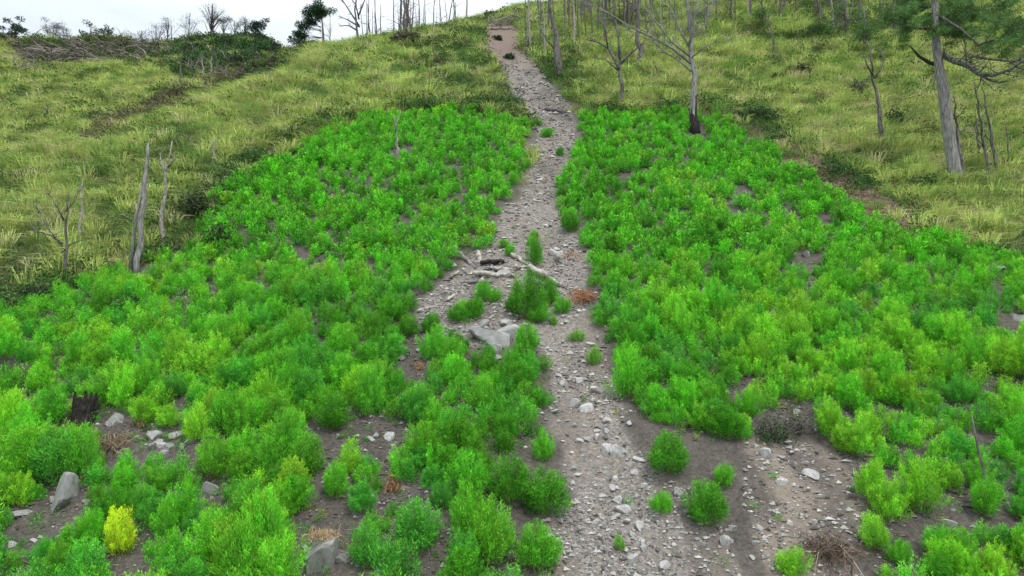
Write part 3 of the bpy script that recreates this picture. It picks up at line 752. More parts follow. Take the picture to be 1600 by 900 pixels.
BIG = [(105, 782, 46, 44, 3, 'pointed pale grey boulder leaning among bushes', .85), (500, 882, 62, 42, 6, 'large rough grey boulder with a wig of dry grass', .8),
       (768, 530, 62, 30, 2, 'broad smooth grey slab under the log debris, larger of two', 1.0), (796, 527, 36, 24, 0, 'smaller smooth slab touching the right side of the broad one', 1.0),
       (770, 546, 34, 18, 4, 'low grey block just below the broad slab', .9), (770, 562, 24, 12, 5, 'pale stone half hidden under bushes below the slabs', .8),
       (742, 524, 26, 14, 4, 'angular grey slab left of the broad slab', .85), (790, 508, 20, 12, 7, 'blocky pale stone behind the smaller smooth slab', 1.05), (757, 508, 18, 9, 1, 'flat pale stone behind the broad slab', 1.1),
       (80, 745, 26, 16, 4, 'rough grey stone touching the back of the pointed boulder', .8), (535, 880, 24, 20, 7, 'dark grey block right of the large rough boulder', .6), (478, 862, 22, 14, 2, 'flat stone left of the large rough boulder', .75),
       (242, 690, 24, 15, 1, 'squarish pale block at the left of the broken rock cluster', .95), (275, 682, 24, 11, 2, 'flat topped stone at the back of the broken rock cluster', 1.0),
       (296, 692, 22, 13, 4, 'angular stone at the right end of the broken rock cluster', .95), (262, 702, 20, 10, 5, 'low grey stone in front of the broken rock cluster', .75), (284, 702, 16, 9, 0, 'small flat stone in front of the right end of the rock cluster', .9),
       (240, 703, 15, 9, 3, 'small dark stone below the squarish block', .7),
       (330, 768, 26, 20, 0, 'rounded grey stone half buried between bushes', .85), (180, 660, 34, 20, 5, 'grey stone behind a bush right of the charred stump', .85),
       (610, 688, 18, 12, 1, 'white stone on the bare patch in the left field', 1.25), (578, 690, 12, 7, 3, 'small flat stone on the bare patch left of the white one', 1.1),
       (35, 805, 30, 10, 2, 'low pale stone by the near left corner', .8), (280, 885, 16, 12, 0, 'pale stone in bare soil near the bottom left', 1.0), (20, 852, 18, 8, 4, 'small white stone in bare soil at the left', 1.0),
       (1198, 716, 22, 15, 1, 'white angular stone at the top of the tan slope', 1.25), (1267, 746, 22, 13, 3, 'pale stone at the right of the tan slope', 1.15), (1222, 757, 17, 11, 0, 'white stone in the middle of the tan slope', 1.2),
       (1245, 760, 11, 7, 5, 'small pale stone right of the middle white stone on the tan slope', 1.0), (1145, 828, 20, 14, 4, 'grey stone on the left edge of the tan slope', 1.1), (1133, 852, 20, 14, 1, 'pale block low on the left edge of the tan slope', 1.1),
       (1234, 822, 8, 6, 0, 'round white pebble alone low on the tan slope', 1.3), (1185, 829, 13, 9, 6, 'small stone between the bush above the tan slope and its middle', 1.1), (1245, 645, 16, 11, 2, 'pale stone behind the dark leafy shrub', 1.1),
       (1275, 675, 10, 9, 6, 'small pale stone right of the dark leafy shrub', 1.1), (1260, 402, 14, 12, 5, 'grey stone in the far right field', 1.0), (1562, 425, 18, 9, 1, 'grey stone at the far right edge of the field', 1.0), (1590, 498, 28, 14, 5, 'grey slab at the right edge of the field', .95),
       (1155, 272, 10, 6, 0, 'tiny grey stone high in the right field', 1.0), (1158, 212, 8, 10, 3, 'tiny pale stone standing at the top of the right field', 1.2),
       (935, 611, 26, 14, 2, 'broad white stone in the upper middle of the gravel', 1.35), (918, 641, 20, 15, 0, 'round white stone in the gravel below the broad one', 1.3), (896, 637, 20, 14, 1, 'grey round stone left of the white stone in the gravel', 1.1),
       (868, 645, 20, 9, 5, 'flat white stone at the left gravel edge', 1.3), (950, 660, 14, 9, 3, 'white stone at the right gravel edge above the block', 1.25), (933, 688, 14, 13, 7, 'square pale block in the middle of the gravel', 1.25),
       (945, 708, 18, 14, 1, 'left one of the split white stones in the gravel', 1.4), (966, 709, 22, 16, 0, 'right one of the split white stones in the gravel', 1.4), (996, 720, 18, 8, 2, 'flat white stone by the round dark bush', 1.3),
       (992, 742, 12, 10, 7, 'pale stone left of the round dark bush foot', 1.2), (962, 750, 13, 9, 4, 'white stone under the split pair in the gravel', 1.25), (964, 784, 14, 11, 7, 'white stone left of the low small bush', 1.35),
       (972, 800, 22, 12, 3, 'knobbly white stone left of the low small bush, below the white one', 1.4), (980, 816, 18, 9, 2, 'flat white stone below the knobbly one', 1.35), (999, 828, 18, 12, 1, 'pale block below the low small bush', 1.35), (988, 838, 12, 8, 6, 'small white stone below left of the pale block', 1.25),
       (1005, 850, 12, 9, 0, 'small pale stone low in the gravel below the pale block', 1.25), (1014, 884, 14, 8, 5, 'white stone at the bottom of the gravel', 1.3), (1038, 888, 16, 14, 7, 'grey white block at the very bottom of the gravel', 1.15), (968, 858, 14, 8, 3, 'flat pale stone beside the thin weed low in the gravel', 1.2), (890, 866, 12, 10, 7, 'grey stone low at the left gravel edge', 1.0),
       (1058, 775, 16, 12, 6, 'pale stone between the low small bush and the bush above the tan slope', 1.1), (905, 597, 18, 14, 4, 'grey stone left of the broad white stone', 1.1), (880, 603, 14, 9, 0, 'white stone at the left gravel edge above the flat one', 1.2),
       (862, 398, 16, 9, 1, 'white stone among rubble right of the narrow green bush', 1.3), (874, 405, 16, 8, 3, 'flat white stone in rubble right of the narrow green bush', 1.3), (868, 391, 12, 7, 5, 'small white stone at the back of the rubble', 1.2), (893, 404, 9, 7, 2, 'small white stone at the right of the rubble', 1.2),
       (749, 415, 10, 12, 7, 'small upright white stone behind the charred log', 1.3), (787, 428, 18, 9, 0, 'pale stone in front of the charred log', 1.2), (922, 540, 14, 8, 2, 'white stone right of the pale tuft', 1.25), (870, 162, 10, 7, 1, 'white stone beside the chute high up', 1.3)]
for bx, by, wd, hg, ri, lab, sh in BIG:
    p = at(bx, by); USED.add(lab)
    put_rock(p, px2m(p, wd), px2m(p, hg) * 1.15, ri, lab, sh, 'boulder' if wd > 33 else 'rock', 'large boulders of the field' if wd > 33 else 'loose pale stones on the hillside',
             rot=(0.1, -.35, 1.2) if ri == 3 and wd > 40 else None)
def chute_rocks():
    r = np.random.default_rng(8); n = 0
    pts = []
    while n < 105:
        row = r.uniform(470, 900); cx = np.interp(row, [470, 560, 650, 750, 900], [905, 905, 925, 945, 1005]); hw = np.interp(row, [470, 650, 900], [45, 50, 85])
        px = cx + r.normal() * hw * .7
        if not pinpoly(np.array([px]), np.array([row]), CHUTE)[0]: continue
        if any(abs(px - a) < 9 and abs(row - b) < 6 for a, b in pts): continue
        pts.append((px, row)); p = at(px, row); wd = float(np.clip(5.5 + r.exponential(3.4), 5.5, 16)) * (row / 900 * .6 + .5)
        sh = r.uniform(.85, 1.3)
        lk = ('white' if sh > 1.12 else 'grey') + ' ' + ['flat', 'blocky', 'rounded'][n % 3] + ' stone'
        lab = unique(lk, px, row, max(px2m(p, 1) and 1.0 / p.y * F, 20))
        put_rock(p, px2m(p, wd), px2m(p, wd) * [.4, .75, .6][n % 3], int(r.integers(0, 8)), lab, sh); n += 1
chute_rocks()
def gravel():
    r = np.random.default_rng(9)
    N = 150000
    y = 11.5 + 60 * r.random(N) ** 1.9; k = r.uniform(-.2, .55, N); k = np.where(r.random(N) < .45, r.uniform(-.78, .78, N), k); x = k * y; z = height(x, y); px, row = project(x, y, z)
    ch, ta, fi = masks(px, row, x, y)
    dn = fbm(x / 1.2, y / 2.0, 91, 3)
    hole = in_holes(px, row)
    dark = pinpoly(px, row, [(968, 640), (1030, 662), (1120, 700), (1180, 720), (1190, 900), (1090, 900), (1050, 830), (1000, 720)])
    ok = (ch & ~dark & (r.random(N) < np.clip((dn - .30) * 3, .1, 1))) | ((ch & dark | ta) & (r.random(N) < .45)) | (fi & (r.random(N) < np.where(hole, .6, .35)) & (y < 28))
    x, y, z = x[ok], y[ok], z[ok]; n = len(x)
    base = np.array([[1, 0, 0], [-.5, .87, 0], [-.5, -.87, 0], [0, 0, .8], [.25, .3, .62], [0, 0, -.4]])
    tris = np.array([[0, 4, 3], [0, 1, 4], [1, 3, 4], [1, 2, 3], [2, 0, 3], [0, 2, 5], [2, 1, 5], [1, 0, 5]])
    a = r.uniform(0, 6.28, n); s = .014 + .022 * r.exponential(1, n).clip(0, 4.2); s *= np.interp(y, [10, 30, 60], [.85, 1.6, 2.9])
    jb = base[None] * r.uniform(.6, 1.3, (n, 6, 1)) * np.stack([r.uniform(.8, 1.4, n), np.ones(n), r.uniform(.5, .9, n)], -1)[:, None]
    ca, sa = np.cos(a)[:, None], np.sin(a)[:, None]
    V = np.stack([jb[..., 0] * ca - jb[..., 1] * sa, jb[..., 0] * sa + jb[..., 1] * ca, jb[..., 2]], -1) * s[:, None, None] + np.stack([x, y, z + .005], -1)[:, None]
    T = (tris[None] + (np.arange(n) * 6)[:, None, None]).reshape(-1, 3)
    c = (np.array([.34, .325, .305]) * r.uniform(.25, 1.45, (n, 1)))
    infi = fi[ok]; cl = infi & (r.random(n) < .72) | (r.random(n) < .15); c[cl] = np.array([.11, .095, .082]) * r.uniform(.6, 1.6, (cl.sum(), 1))
    o = link('gravel', tri_mesh('gravel', V.reshape(-1, 3), T, np.repeat(c, 6, 0), M_BRUSH))
    tag(o, 'small pale stones and grit scattered down the chute', 'gravel', None, 'stuff'); print('gravel', n)
gravel()

# ------------------------------------------------------------------ dead wood
def grow(tb, p, d, L, r, lvl, rg, maxl, curve=.25, twist=.5):
    n = 5; pts = [p.copy()]; rad = [r]; q = p.copy(); dd = d.normalized()
    for i in range(n):
        dd = (dd + Vector((rg.gauss(0, curve), rg.gauss(0, curve), rg.gauss(0, curve) * .6 + .05)) * .6).normalized()
        q = q + dd * (L / n); pts.append(q.copy()); rad.append(max(r * (1 - .72 * (i + 1) / n), .0035))
    tb.add(pts, rad, 5 if lvl < 2 else 3)
    if lvl < maxl:
        for b in range(rg.randint(3, 5)):
            i = rg.randint(1, n); s = Vector((rg.gauss(0, 1), rg.gauss(0, 1), rg.gauss(.1, .6))).normalized()
            grow(tb, pts[i], (dd + s * 1.1), L * rg.uniform(.4, .65), rad[i] * .62, lvl + 1, rg, maxl, curve)
    return pts
def tree(name, base, top, wpx, label, cat='dead tree', group=None, mat=None, limbs=0, twig=1, seed=1, low=.35, limb_len=.28, burnt=False, up=.5, drawn=None, broken=False, depth_lean=0.0):
    """base and top are picture places: the foot on the terrain and the end of the trunk at the same distance"""
    mat = mat or M_BARK
    rg = random.Random(seed); b = at(*base); t = point_at_depth(top[0], top[1], b.y)
    t.y += depth_lean
    H = (t - b); root = empty(name, b); tag(root, label, cat, group); USED.add(label)
    r0 = px2m(b, wpx) / 2; n = 9
    pts, rad = [], []
    wob = r0 * .55
    for i in range(n + 1):
        s = i / n; j = Vector((rg.gauss(0, wob), rg.gauss(0, wob), 0)) * (.9 if 0 < i < n else 0) * .8
        pts.append(H * s + j); rad.append(r0 * (1 - (.55 if broken else .78) * s) * (1.25 if i == 0 else 1))
    pts[0].z -= .4 + r0 * 1.5
    tb = Tubes(); tb.add(pts, rad, 10 if r0 > .08 else 6, seed, .18)
    if broken:
        e = pts[-1]
        for q in range(3):
            f = Vector((rg.uniform(-1, 1), rg.uniform(-1, 1), 0)) * rad[-1] * .7
            tb.add([e + f - Vector((0, 0, r0)), e + f * 1.3 + Vector((0, 0, r0 * rg.uniform(1, 4)))], [rad[-1] * .5, .005], 4)
    if burnt:
        tb2 = Tubes(); m = 3
        tb2.add([pts[0], pts[1] * .55, pts[1], pts[2] * .95 + Vector((0, 0, 0))], [rad[0] * 1.10, rad[0] * .98, rad[1] * 1.06, rad[2] * .98], 10, seed + 3, .35)
        tb2.build('burnt_bark', M_CHAR, tb.build('trunk', mat, root))
    else:
        tb.build('trunk', mat, root)
    for k in range(limbs):
        s = low + (1 - low) * (k + rg.random()) / max(limbs, 1) * .97; s = min(s, .99)
        i = min(int(s * n), n - 1); p = pts[i].lerp(pts[i + 1], s * n - i)
        az = rg.uniform(0, 6.28) if k % 2 else rg.choice([0, math.pi]) + rg.gauss(0, .5)
        d = Vector((math.cos(az), math.sin(az), up * rg.uniform(.3, 1.5)))
        lt = Tubes(); grow(lt, p, d, H.length * limb_len * rg.uniform(.6, 1.2) * (1.15 - .5 * s), max(rad[i] * .42, .012), 0, rg, twig)
        lt.build('branch', mat, root)
    if drawn:
        for line in drawn:
            w0 = px2m(b, line[0]) / 2; dep = line[1]; q = line[2]; m = len(q) - 1
            P3 = []
            for j, (lx, ly) in enumerate(q):
                P3.append(point_at_depth(lx, ly, b.y + depth_lean * .5 + dep * j / m) - b)
            lt = Tubes(); lt.add(P3, [max(w0 * (1 - .75 * j / m), .008) for j in range(m + 1)], 6)
            for j in range(1, m + 1):
                for _ in range(line[3] if len(line) > 3 else 1):
                    d = (P3[j] - P3[j - 1]).normalized() + Vector((rg.gauss(0, .7), rg.gauss(0, .7), rg.gauss(.15, .6)))
                    grow(lt, P3[j].lerp(P3[j - 1], rg.random() * .6), d, (P3[m] - P3[0]).length * rg.uniform(.18, .38), max(w0 * .3, .008), 1, rg, 2, .3)
            lt.build('branch', mat, root)
    return root
# big dead tree at the top of the right field
tree('dead_tree', (1088, 208), (1070, -60), 12, 'tall bare dead tree with a blackened foot at the top edge of the right field', burnt=True, seed=3, mat=M_GREY, drawn=[
    (4.5, 1.5, [(1078, 98), (1050, 75), (1022, 60), (985, 42), (950, 20), (920, 5)], 4), (3.6, -1., [(1078, 88), (1050, 66), (1030, 40), (1012, 18), (990, -8)], 4), (4, .8, [(1076, 72), (1062, 45), (1052, 20), (1036, -6)], 4),
    (5, -.8, [(1077, 72), (1082, 45), (1086, 20), (1100, -20)], 4), (4, 1.2, [(1078, 66), (1092, 45), (1104, 35), (1108, 12), (1124, -10)], 4),
    (3, -1.4, [(1078, 92), (1100, 74), (1120, 65), (1142, 64)], 1), (3.6, .5, [(1080, 112), (1062, 95), (1040, 82), (1022, 66), (1018, 40)], 4), (3, 0, [(1074, 45), (1090, 20), (1110, 5), (1140, -15)], 4)])
tree('dead_tree', (971, 168), (968, 70), 8, 'dark dead tree whose one long limb arches away towards the gravel chute', seed=4, drawn=[
    (6, 1.2, [(968, 108), (960, 92), (950, 75), (935, 66), (918, 62)], 1), (4, -.5, [(970, 100), (980, 88), (992, 78), (1006, 66), (1014, 40)], 1), (4, .7, [(968, 92), (966, 60), (960, 20), (955, -10)], 1), (3, .3, [(966, 110), (945, 92), (930, 92)], 1), (3, -.8, [(950, 75), (945, 45), (930, 10)], 1)])
tree('dead_tree', (873, 120), (858, -20), 12, 'stout pale grey dead trunk on the right bank high beside the chute', seed=5, drawn=[(4, -.4, [(868, 78), (858, 66), (848, 52), (838, 28)], 0)])
tree('dead_tree', (1001, 108), (996, -20), 11, 'straight grey snag with a knobbly foot left of the big bare tree', seed=6, limbs=4, limb_len=.2, low=.5)
tree('dead_tree', (1381, 228), (1358, 70), 8, 'slender dead tree with a forked twiggy top below the far pines', seed=7, drawn=[(4, .4, [(1366, 122), (1376, 108), (1382, 92), (1374, 74)], 1), (4, -.4, [(1364, 118), (1354, 100), (1350, 84)], 1), (3, .3, [(1364, 112), (1360, 80), (1357, 66)], 1)])
tree('dead_tree', (1384, 172), (1390, 150), 4, 'short blackened sapling beside the slender forked dead tree', seed=17, limbs=3, limb_len=.6)
# dead trunks of the left slope
G2 = 'bleached dead trunks on the left slope'
tree('snag', (214, 428), (232, 224), 10, 'tallest splintered grey trunk on the left slope, left one of the close pair', group=G2, seed=21, mat=M_GREY, broken=True, drawn=[(7, .2, [(204, 425), (212, 340), (226, 270)], 0), (4, -.6, [(206, 345), (192, 335), (178, 338)], 1), (4, .3, [(212, 430), (222, 350), (230, 285)], 0)])
tree('snag', (246, 388), (269, 220), 8, 'crooked pale trunk with twig stubs beside the tallest splintered one', group=G2, seed=22, mat=M_PALE, drawn=[(4, .3, [(258, 272), (252, 255), (250, 238)], 1), (3, -.3, [(262, 262), (272, 250), (276, 242)], 1), (3, .2, [(262, 268), (256, 262), (250, 246)], 1)])
tree('snag', (124, 380), (130, 282), 5, 'small pale curved trunk between the twiggy tree and the tallest splintered one', group=G2, seed=23, mat=M_PALE, broken=True)
tree('snag', (98, 440), (108, 300), 6, 'thin grey twiggy dead tree farthest left on the near slope', group=G2, seed=24, drawn=[(4, .6, [(97, 380), (80, 368), (60, 362), (45, 350)], 3), (3, -.4, [(100, 345), (90, 325), (75, 300)], 3), (3, .5, [(103, 330), (118, 312), (125, 290)], 3), (3, .8, [(96, 395), (112, 380), (140, 372)], 2), (3, .3, [(97, 385), (70, 350), (55, 310)], 3)])
tree('snag', (333, 258), (334, 216), 5, 'short white stump pole alone in the grass above the left field', group=G2, seed=25, mat=M_PALE, broken=True)
tree('snag', (346, 222), (348, 203), 4, 'tiny white broken pole behind the short white one', group=G2, seed=26, mat=M_PALE, broken=True)
tree('snag', (621, 240), (618, 205), 6, 'forked white snag rising from the upper left field', group=G2, seed=27, mat=M_PALE, drawn=[(3, .2, [(618, 210), (620, 190), (626, 174)], 0), (3, -.2, [(618, 208), (617, 190), (615, 178)], 0)])
tree('snag', (75, 195), (72, 160), 4, 'small leafy grey sapling on the far left slope', group=G2, seed=28, limbs=5, limb_len=.5, twig=1)
tree('snag', (26, 120), (22, 90), 4, 'twiggy bare sapling below the brush pile at the far left', group=G2, seed=29, limbs=5, limb_len=.5, twig=1)
tree('snag', (577, 120), (577, 98), 3, 'tiny white pole in the grass left of the upper chute', group=G2, seed=30, mat=M_PALE, broken=True)
for j, (bx, by, tx, ty, lab) in enumerate([(282, 140, 281, 82, 'dark snag standing at the gully between the two hills'), (318, 128, 316, 92, 'pale thin trunk in the gully left of its pale twin'), (328, 126, 331, 88, 'pale thin trunk in the gully, right one of two'),
                                         (272, 58, 268, 40, 'thin bare trunk on the skyline behind the red bank'), (300, 118, 298, 84, 'slim grey pole right behind the dark gully snag')]):
    tree('snag', (bx, by), (tx, ty), 4, lab, group='dead trunks in the gully', seed=60 + j, limbs=2, limb_len=.25, mat=M_PALE if 'pale' in lab else M_TWIG)
# skeleton trees along the near skyline
tree('bare_tree', (562, 56), (556, -20), 6, 'wide branching bare tree silhouetted on the skyline left of the snag row', seed=31, mat=M_TWIG, drawn=[(3, .5, [(561, 40), (548, 20), (535, 0), (520, -10)], 3), (3, -.4, [(562, 42), (545, 32), (532, 26)], 3), (3, .4, [(561, 30), (556, 8), (540, -15)], 3), (3, -.4, [(560, 25), (568, 5), (575, -15)], 2), (3, .3, [(559, 48), (545, 40), (530, 40)], 2)])
SN = [(580, 48, 579, 6), (585, 46, 586, 5), (590, 44, 592, 4), (574, 50, 572, 4), (616, 62, 612, 5), (622, 60, 620, 6), (628, 64, 626, 6), (634, 66, 633, 7), (640, 60, 641, 5), (646, 56, 644, 4), (660, 50, 656, 4), (672, 46, 670, 4),
      (680, 60, 678, 3), (690, 44, 692, 4), (697, 55, 700, 3), (664, 46, 665, 3), (651, 52, 649, 3), (705, 46, 706, 3), (677, 46, 684, 3), (711, 44, 712, 3)]
for j, (bx, by, tx, wq) in enumerate(SN):
    lab = unique(['thin grey snag', 'slim brown snag', 'bare leaning snag'][j % 3] + ' of the skyline row', bx, by, 10.)
    tree('snag', (bx + random.Random(j).gauss(0, 3), by - 2), (tx + random.Random(j + 50).gauss(0, 6), random.Random(j + 9).choice([-60, -45, -30, 6, 14])), wq * random.Random(j).uniform(.5, .95), lab, group='dead snags in a row on the skyline', seed=100 + j, limbs=3 + j % 5, limb_len=.17, low=.25, mat=M_TWIG if j % 3 else M_BARK)
tree('snag', (732, 30), (729, -30), 6, 'single pale trunk on the skyline just left of the chute head', seed=141, mat=M_PALE, group='dead snags in a row on the skyline')
tree('snag', (677, 68), (677, 38), 4, 'short pale pole below the skyline snags', seed=142, mat=M_PALE, broken=True, group='dead snags in a row on the skyline')
# the stand of dead trunks right of the chute head
SR = [(822, 84, 820, 4, 0), (828, 80, 826, 5, 0), (846, 80, 843, 4, 0), (852, 90, 846, 3, 0), (884, 70, 880, 3, 0), (898, 80, 894, 5, 0), (902, 75, 904, 3, 1), (915, 60, 912, 3, 1), (925, 66, 922, 3, 1), (934, 62, 938, 4, 1), (946, 72, 942, 7, 0), (952, 56, 953, 4, 1),
      (962, 62, 958, 3, 1), (976, 52, 974, 4, 1), (984, 60, 981, 3, 1), (1010, 62, 1008, 4, 1), (1022, 54, 1019, 3, 1), (1034, 66, 1031, 3, 0), (1046, 50, 1044, 3, 1), (1056, 60, 1052, 3, 1), (1106, 44, 1103, 3, 1), (1120, 36, 1118, 3, 1), (1150, 48, 1146, 3, 1), (1170, 40, 1168, 3, 0),
      (1212, 92, 1200, 5, 0), (1302, 52, 1296, 5, 0), (1308, 55, 1306, 4, 0), (1325, 38, 1320, 3, 0), (1347, 42, 1338, 6, 0), (1275, 34, 1270, 3, 1), (1245, 28, 1240, 3, 1), (866, 60, 862, 3, 1), (1376, 40, 1372, 3, 1), (890, 52, 888, 3, 1), (908, 48, 907, 3, 1), (968, 44, 966, 3, 1), (996, 46, 992, 3, 1)]
for j, (bx, by, tx, wq, dk) in enumerate(SR):
    lab = unique(['thin grey', 'slim pale', 'straight bare'][j % 3] + ' snag of the dead stand', bx, by, 12.)
    tt = 18 if bx == 1212 else -45 - 9 * (j % 5)
    tree('snag', (bx, by), (tx, tt), wq * .85, lab, group='dead snags in the stand right of the chute head', seed=200 + j, limbs=3 + j % 4, limb_len=.17, low=.3, twig=1, mat=M_TWIG if dk else [M_BARK, M_PALE][j % 2])
# a fallen leaning dark trunk in the right background
def log(name, a, b, w0, w1, label, mat, group=None, cat='log', lift=0.0, rough=.3, twigs=0, seed=1):
    A = at(*a); B = at(*b); A.z += lift + px2m(A, w0) * .35; B.z += px2m(B, w1) * .35
    root = link_root = None
    rg = random.Random(seed); tb = Tubes(); pts = []; rad = []
    for i in range(8):
        s = i / 7; q = A.lerp(B, s) - A
        q += Vector((rg.gauss(0, .13), rg.gauss(0, .13), rg.gauss(0, .1))) * px2m(A, w0) * (1 if 0 < i < 7 else 0)
        gz = float(height(A.x + q.x, A.y + q.y)) - A.z
        q.z = max(q.z, gz + px2m(A, w0) * .25)
        pts.append(q); rad.append(px2m(A, w0 * (1 - s) + w1 * s) / 2 * rg.uniform(.78, 1.05) * (.7 if i in (0, 7) else 1))
    tb.add(pts, rad, 8, seed, rough)
    for k in range(twigs):
        i = rg.randint(1, 6); grow(tb, pts[i], Vector((rg.gauss(0, 1), rg.gauss(0, 1), .8)), (B - A).length * .25, rad[i] * .4, 1, rg, 2)
    o = tb.build(name, mat); o.location = A; tag(o, label, cat, group); USED.add(label); return o
log('fallen_log', (1240, 52), (1288, 12), 5, 3, 'dark fallen trunk lying slantwise on the right slope', M_CHAR)
log('fallen_log', (1556, 262), (1640, 268), 15, 15, 'thick dark red brown log lying on the slope behind the pine', noisy_mat('red_brown_bark', [(.3, (.05, .025, .02)), (.7, (.17, .10, .08))], 6, .8))
LG = 'bleached logs heaped across the gravel'
log('log', (826, 424), (877, 450), 11, 9, 'long bleached log pointing down over the gravel at the right of the heap', M_BONE, LG, rough=.5, seed=2, lift=.12)
log('log', (738, 434), (806, 436), 9, 8, 'bleached log lying level along the front of the heap', M_BONE, LG, seed=3, lift=.12)
log('log', (715, 402), (744, 422), 6, 5, 'slender straight pole at the upper left end of the heap', M_GREY, LG, lift=.2, seed=4)
log('log', (750, 417), (788, 412), 8, 7, 'charred black log lying at the back of the heap', M_CHAR, LG, rough=.6, seed=5, lift=.08)
log('log', (798, 403), (824, 416), 7, 6, 'short pale stick slanting above the long log', M_BONE, LG, seed=6, lift=.1)
log('log', (755, 427), (774, 422), 6, 5, 'short dark chunk under the charred log', M_CHAR, LG, seed=7, rough=.6)
log('log', (802, 428), (824, 419), 8, 5, 'short forked stick meeting the long log from the left', M_BONE, LG, seed=8, lift=.15)
log('log', (704, 438), (717, 426), 7, 5, 'small white branch stub at the left foot of the heap', M_BONE, LG, seed=9, lift=.08)
log('log', (698, 476), (714, 460), 6, 4, 'short pale branch lying left of the low dark bushes', M_BONE, LG, seed=10, lift=.08)
log('log', (746, 400), (750, 414), 8, 9, 'stubby white root end standing at the back of the heap', M_BONE, LG, seed=31, lift=.1, rough=.6)
log('log', (730, 446), (770, 442), 6, 4, 'thin grey branch below the level front log of the heap', M_GREY, LG, seed=32, lift=.06, twigs=3)
log('log', (772, 428), (798, 424), 7, 5, 'pale crosswise stick in the middle of the heap', M_BONE, LG, seed=33, lift=.16)
log('log', (652, 492), (690, 478), 5, 4, 'pale stick among chips at the far left of the debris', M_BONE, LG, seed=34, lift=.05, twigs=2)
log('log', (794, 141), (812, 166), 8, 5, 'broken grey log at the left edge of the upper chute', M_BARK, 'broken wood in the upper chute', twigs=4, seed=11, rough=.5)
log('log', (852, 172), (884, 178), 6, 5, 'dark log lying across the upper chute', M_BARK, 'broken wood in the upper chute', seed=12)
log('log', (766, 47), (800, 46), 4, 3, 'pale fallen trunk lying across the head of the chute', M_PALE, 'broken wood in the upper chute', twigs=5, seed=13)
log('log', (800, 48), (838, 44), 3, 3, 'second pale fallen trunk right of the first across the chute head', M_PALE, 'broken wood in the upper chute', twigs=3, seed=14)
log('log', (1360, 846), (1388, 838), 4, 3, 'thin bent pale stick on dark soil right of the root ball', M_PALE, 'sticks on the bare soil', seed=15)
log('log', (1500, 842), (1545, 836), 4, 3, 'pale curved stick near the bottom right', M_PALE, 'sticks on the bare soil', seed=16)
log('log', (1562, 760), (1580, 800), 5, 3, 'grey root stub beside the bush at the pole foot', M_PALE, 'sticks on the bare soil', twigs=3, seed=17)
log('log', (60, 668), (36, 690), 6, 4, 'curved pale branch between bushes at the left', M_PALE, 'sticks on the bare soil', seed=18)
log('log', (186, 712), (168, 700), 5, 3, 'dry brown branch left of the broken rock cluster', M_PALE, 'sticks on the bare soil', twigs=3, seed=19)
# leaning bare pole
def pole():
    b = at(1548, 790); t = point_at_depth(1518, 648, b.y + .2) - b
    tb = Tubes(); tb.add([Vector((0, 0, -.2)), t * .3 + Vector((.02, 0, 0)), t * .65 - Vector((.02, 0, 0)), t], [.035, .032, .026, .018], 7, 1, .2)
    o = tb.build('pole', M_BARK); o.location = b; tag(o, 'bare grey pole leaning over the right field', 'pole'); 
pole()
# charred stump
def stump():
    b = at(132, 662); w2 = px2m(b, 34) / 2; h = px2m(b, 42)
    r = empty('stump', b); tag(r, 'charred black stump standing in the left field', 'stump')
    tb = Tubes(); tb.add([(0, 0, -.3), (0, 0, 0), (0, 0, h * .5), (.01, 0, h * .9)], [w2 * 1.25, w2 * 1.1, w2 * .95, w2 * .98], 14, 5, .25)
    rg = random.Random(3)
    tr = tb.build('trunk', M_CHAR, r, False)
    sp = Tubes()
    for k in range(12):
        a = k / 12 * 6.28; p = Vector((math.cos(a), math.sin(a), 0)) * w2 * .82
        sp.add([p + Vector((0, 0, h * .5)), p * 1.02 + Vector((0, 0, h * rg.uniform(.9, 1.2)))], [w2 * .26, w2 * .08], 5, k, .4)
    sp.build('splintered_rim', M_CHAR, r, False)
stump()
for (sx, sy, ww, hh, lab) in [(684, 112, 14, 13, 'dark weathered stump in the grass left of the upper chute'), (1150, 193, 10, 14, 'short grey stump at the top edge of the right field')]:
    b = at(sx, sy); w2 = px2m(b, ww) / 2; h = px2m(b, hh); tb = Tubes()
    tb.add([(0, 0, -.3), (0, 0, 0), (0, 0, h * .6), (0.03, 0, h)], [w2 * 1.3, w2 * 1.1, w2 * .9, w2 * .6], 9, 4, .5)
    o = tb.build('stump', M_TWIG, None, False); o.location = b; tag(o, lab, 'stump')

# tangles of roots and dry stalks
def tangle(name, c, wpx, hpx, n, label, colr, cat='dry brush', thick=.008, seed=1, upk=.3, pale=0.0):
    b = at(*c); r = np.random.default_rng(seed); R = px2m(b, wpx) / 2; Hh = px2m(b, hpx)
    q = r.normal(size=(n, 3)) * [R * .45, R * .45, Hh * .25]; q[:, 2] = np.abs(q[:, 2])
    D = norm(r.normal(size=(n, 3)) + [0, 0, upk]); L = R * r.uniform(.5, 1.3, n)
    V, T = blades(q, D, L, np.full(n, thick * 2) * r.uniform(.6, 1.6, n), r, .5)
    col = np.array(colr) * r.uniform(.5, 1.4, (n, 1))
    pl = r.random(n) < pale; col[pl] = np.array([.5, .45, .38]) * r.uniform(.6, 1.1, (pl.sum(), 1))
    me = tri_mesh(name, V, T, np.repeat(col, 5, 0), M_BRUSH); o = link(name, me); o.location = b
    tag(o, label, cat); return o
o = tangle('root_ball', (1294, 868), 70, 42, 420, 'tangled brown root ball at the foot of the tan slope', (.17, .12, .09), 'root ball', .010, 1, .1, .12)
rb = Tubes(); rg = random.Random(8)
for k in range(9): grow(rb, Vector((rg.uniform(-.2, .2), rg.uniform(-.1, .2), .05)), Vector((rg.gauss(0, 1), rg.gauss(-.3, .8), .5)), .45, .022, 1, rg, 2, .5)
rb.build('root', M_BARK, o)
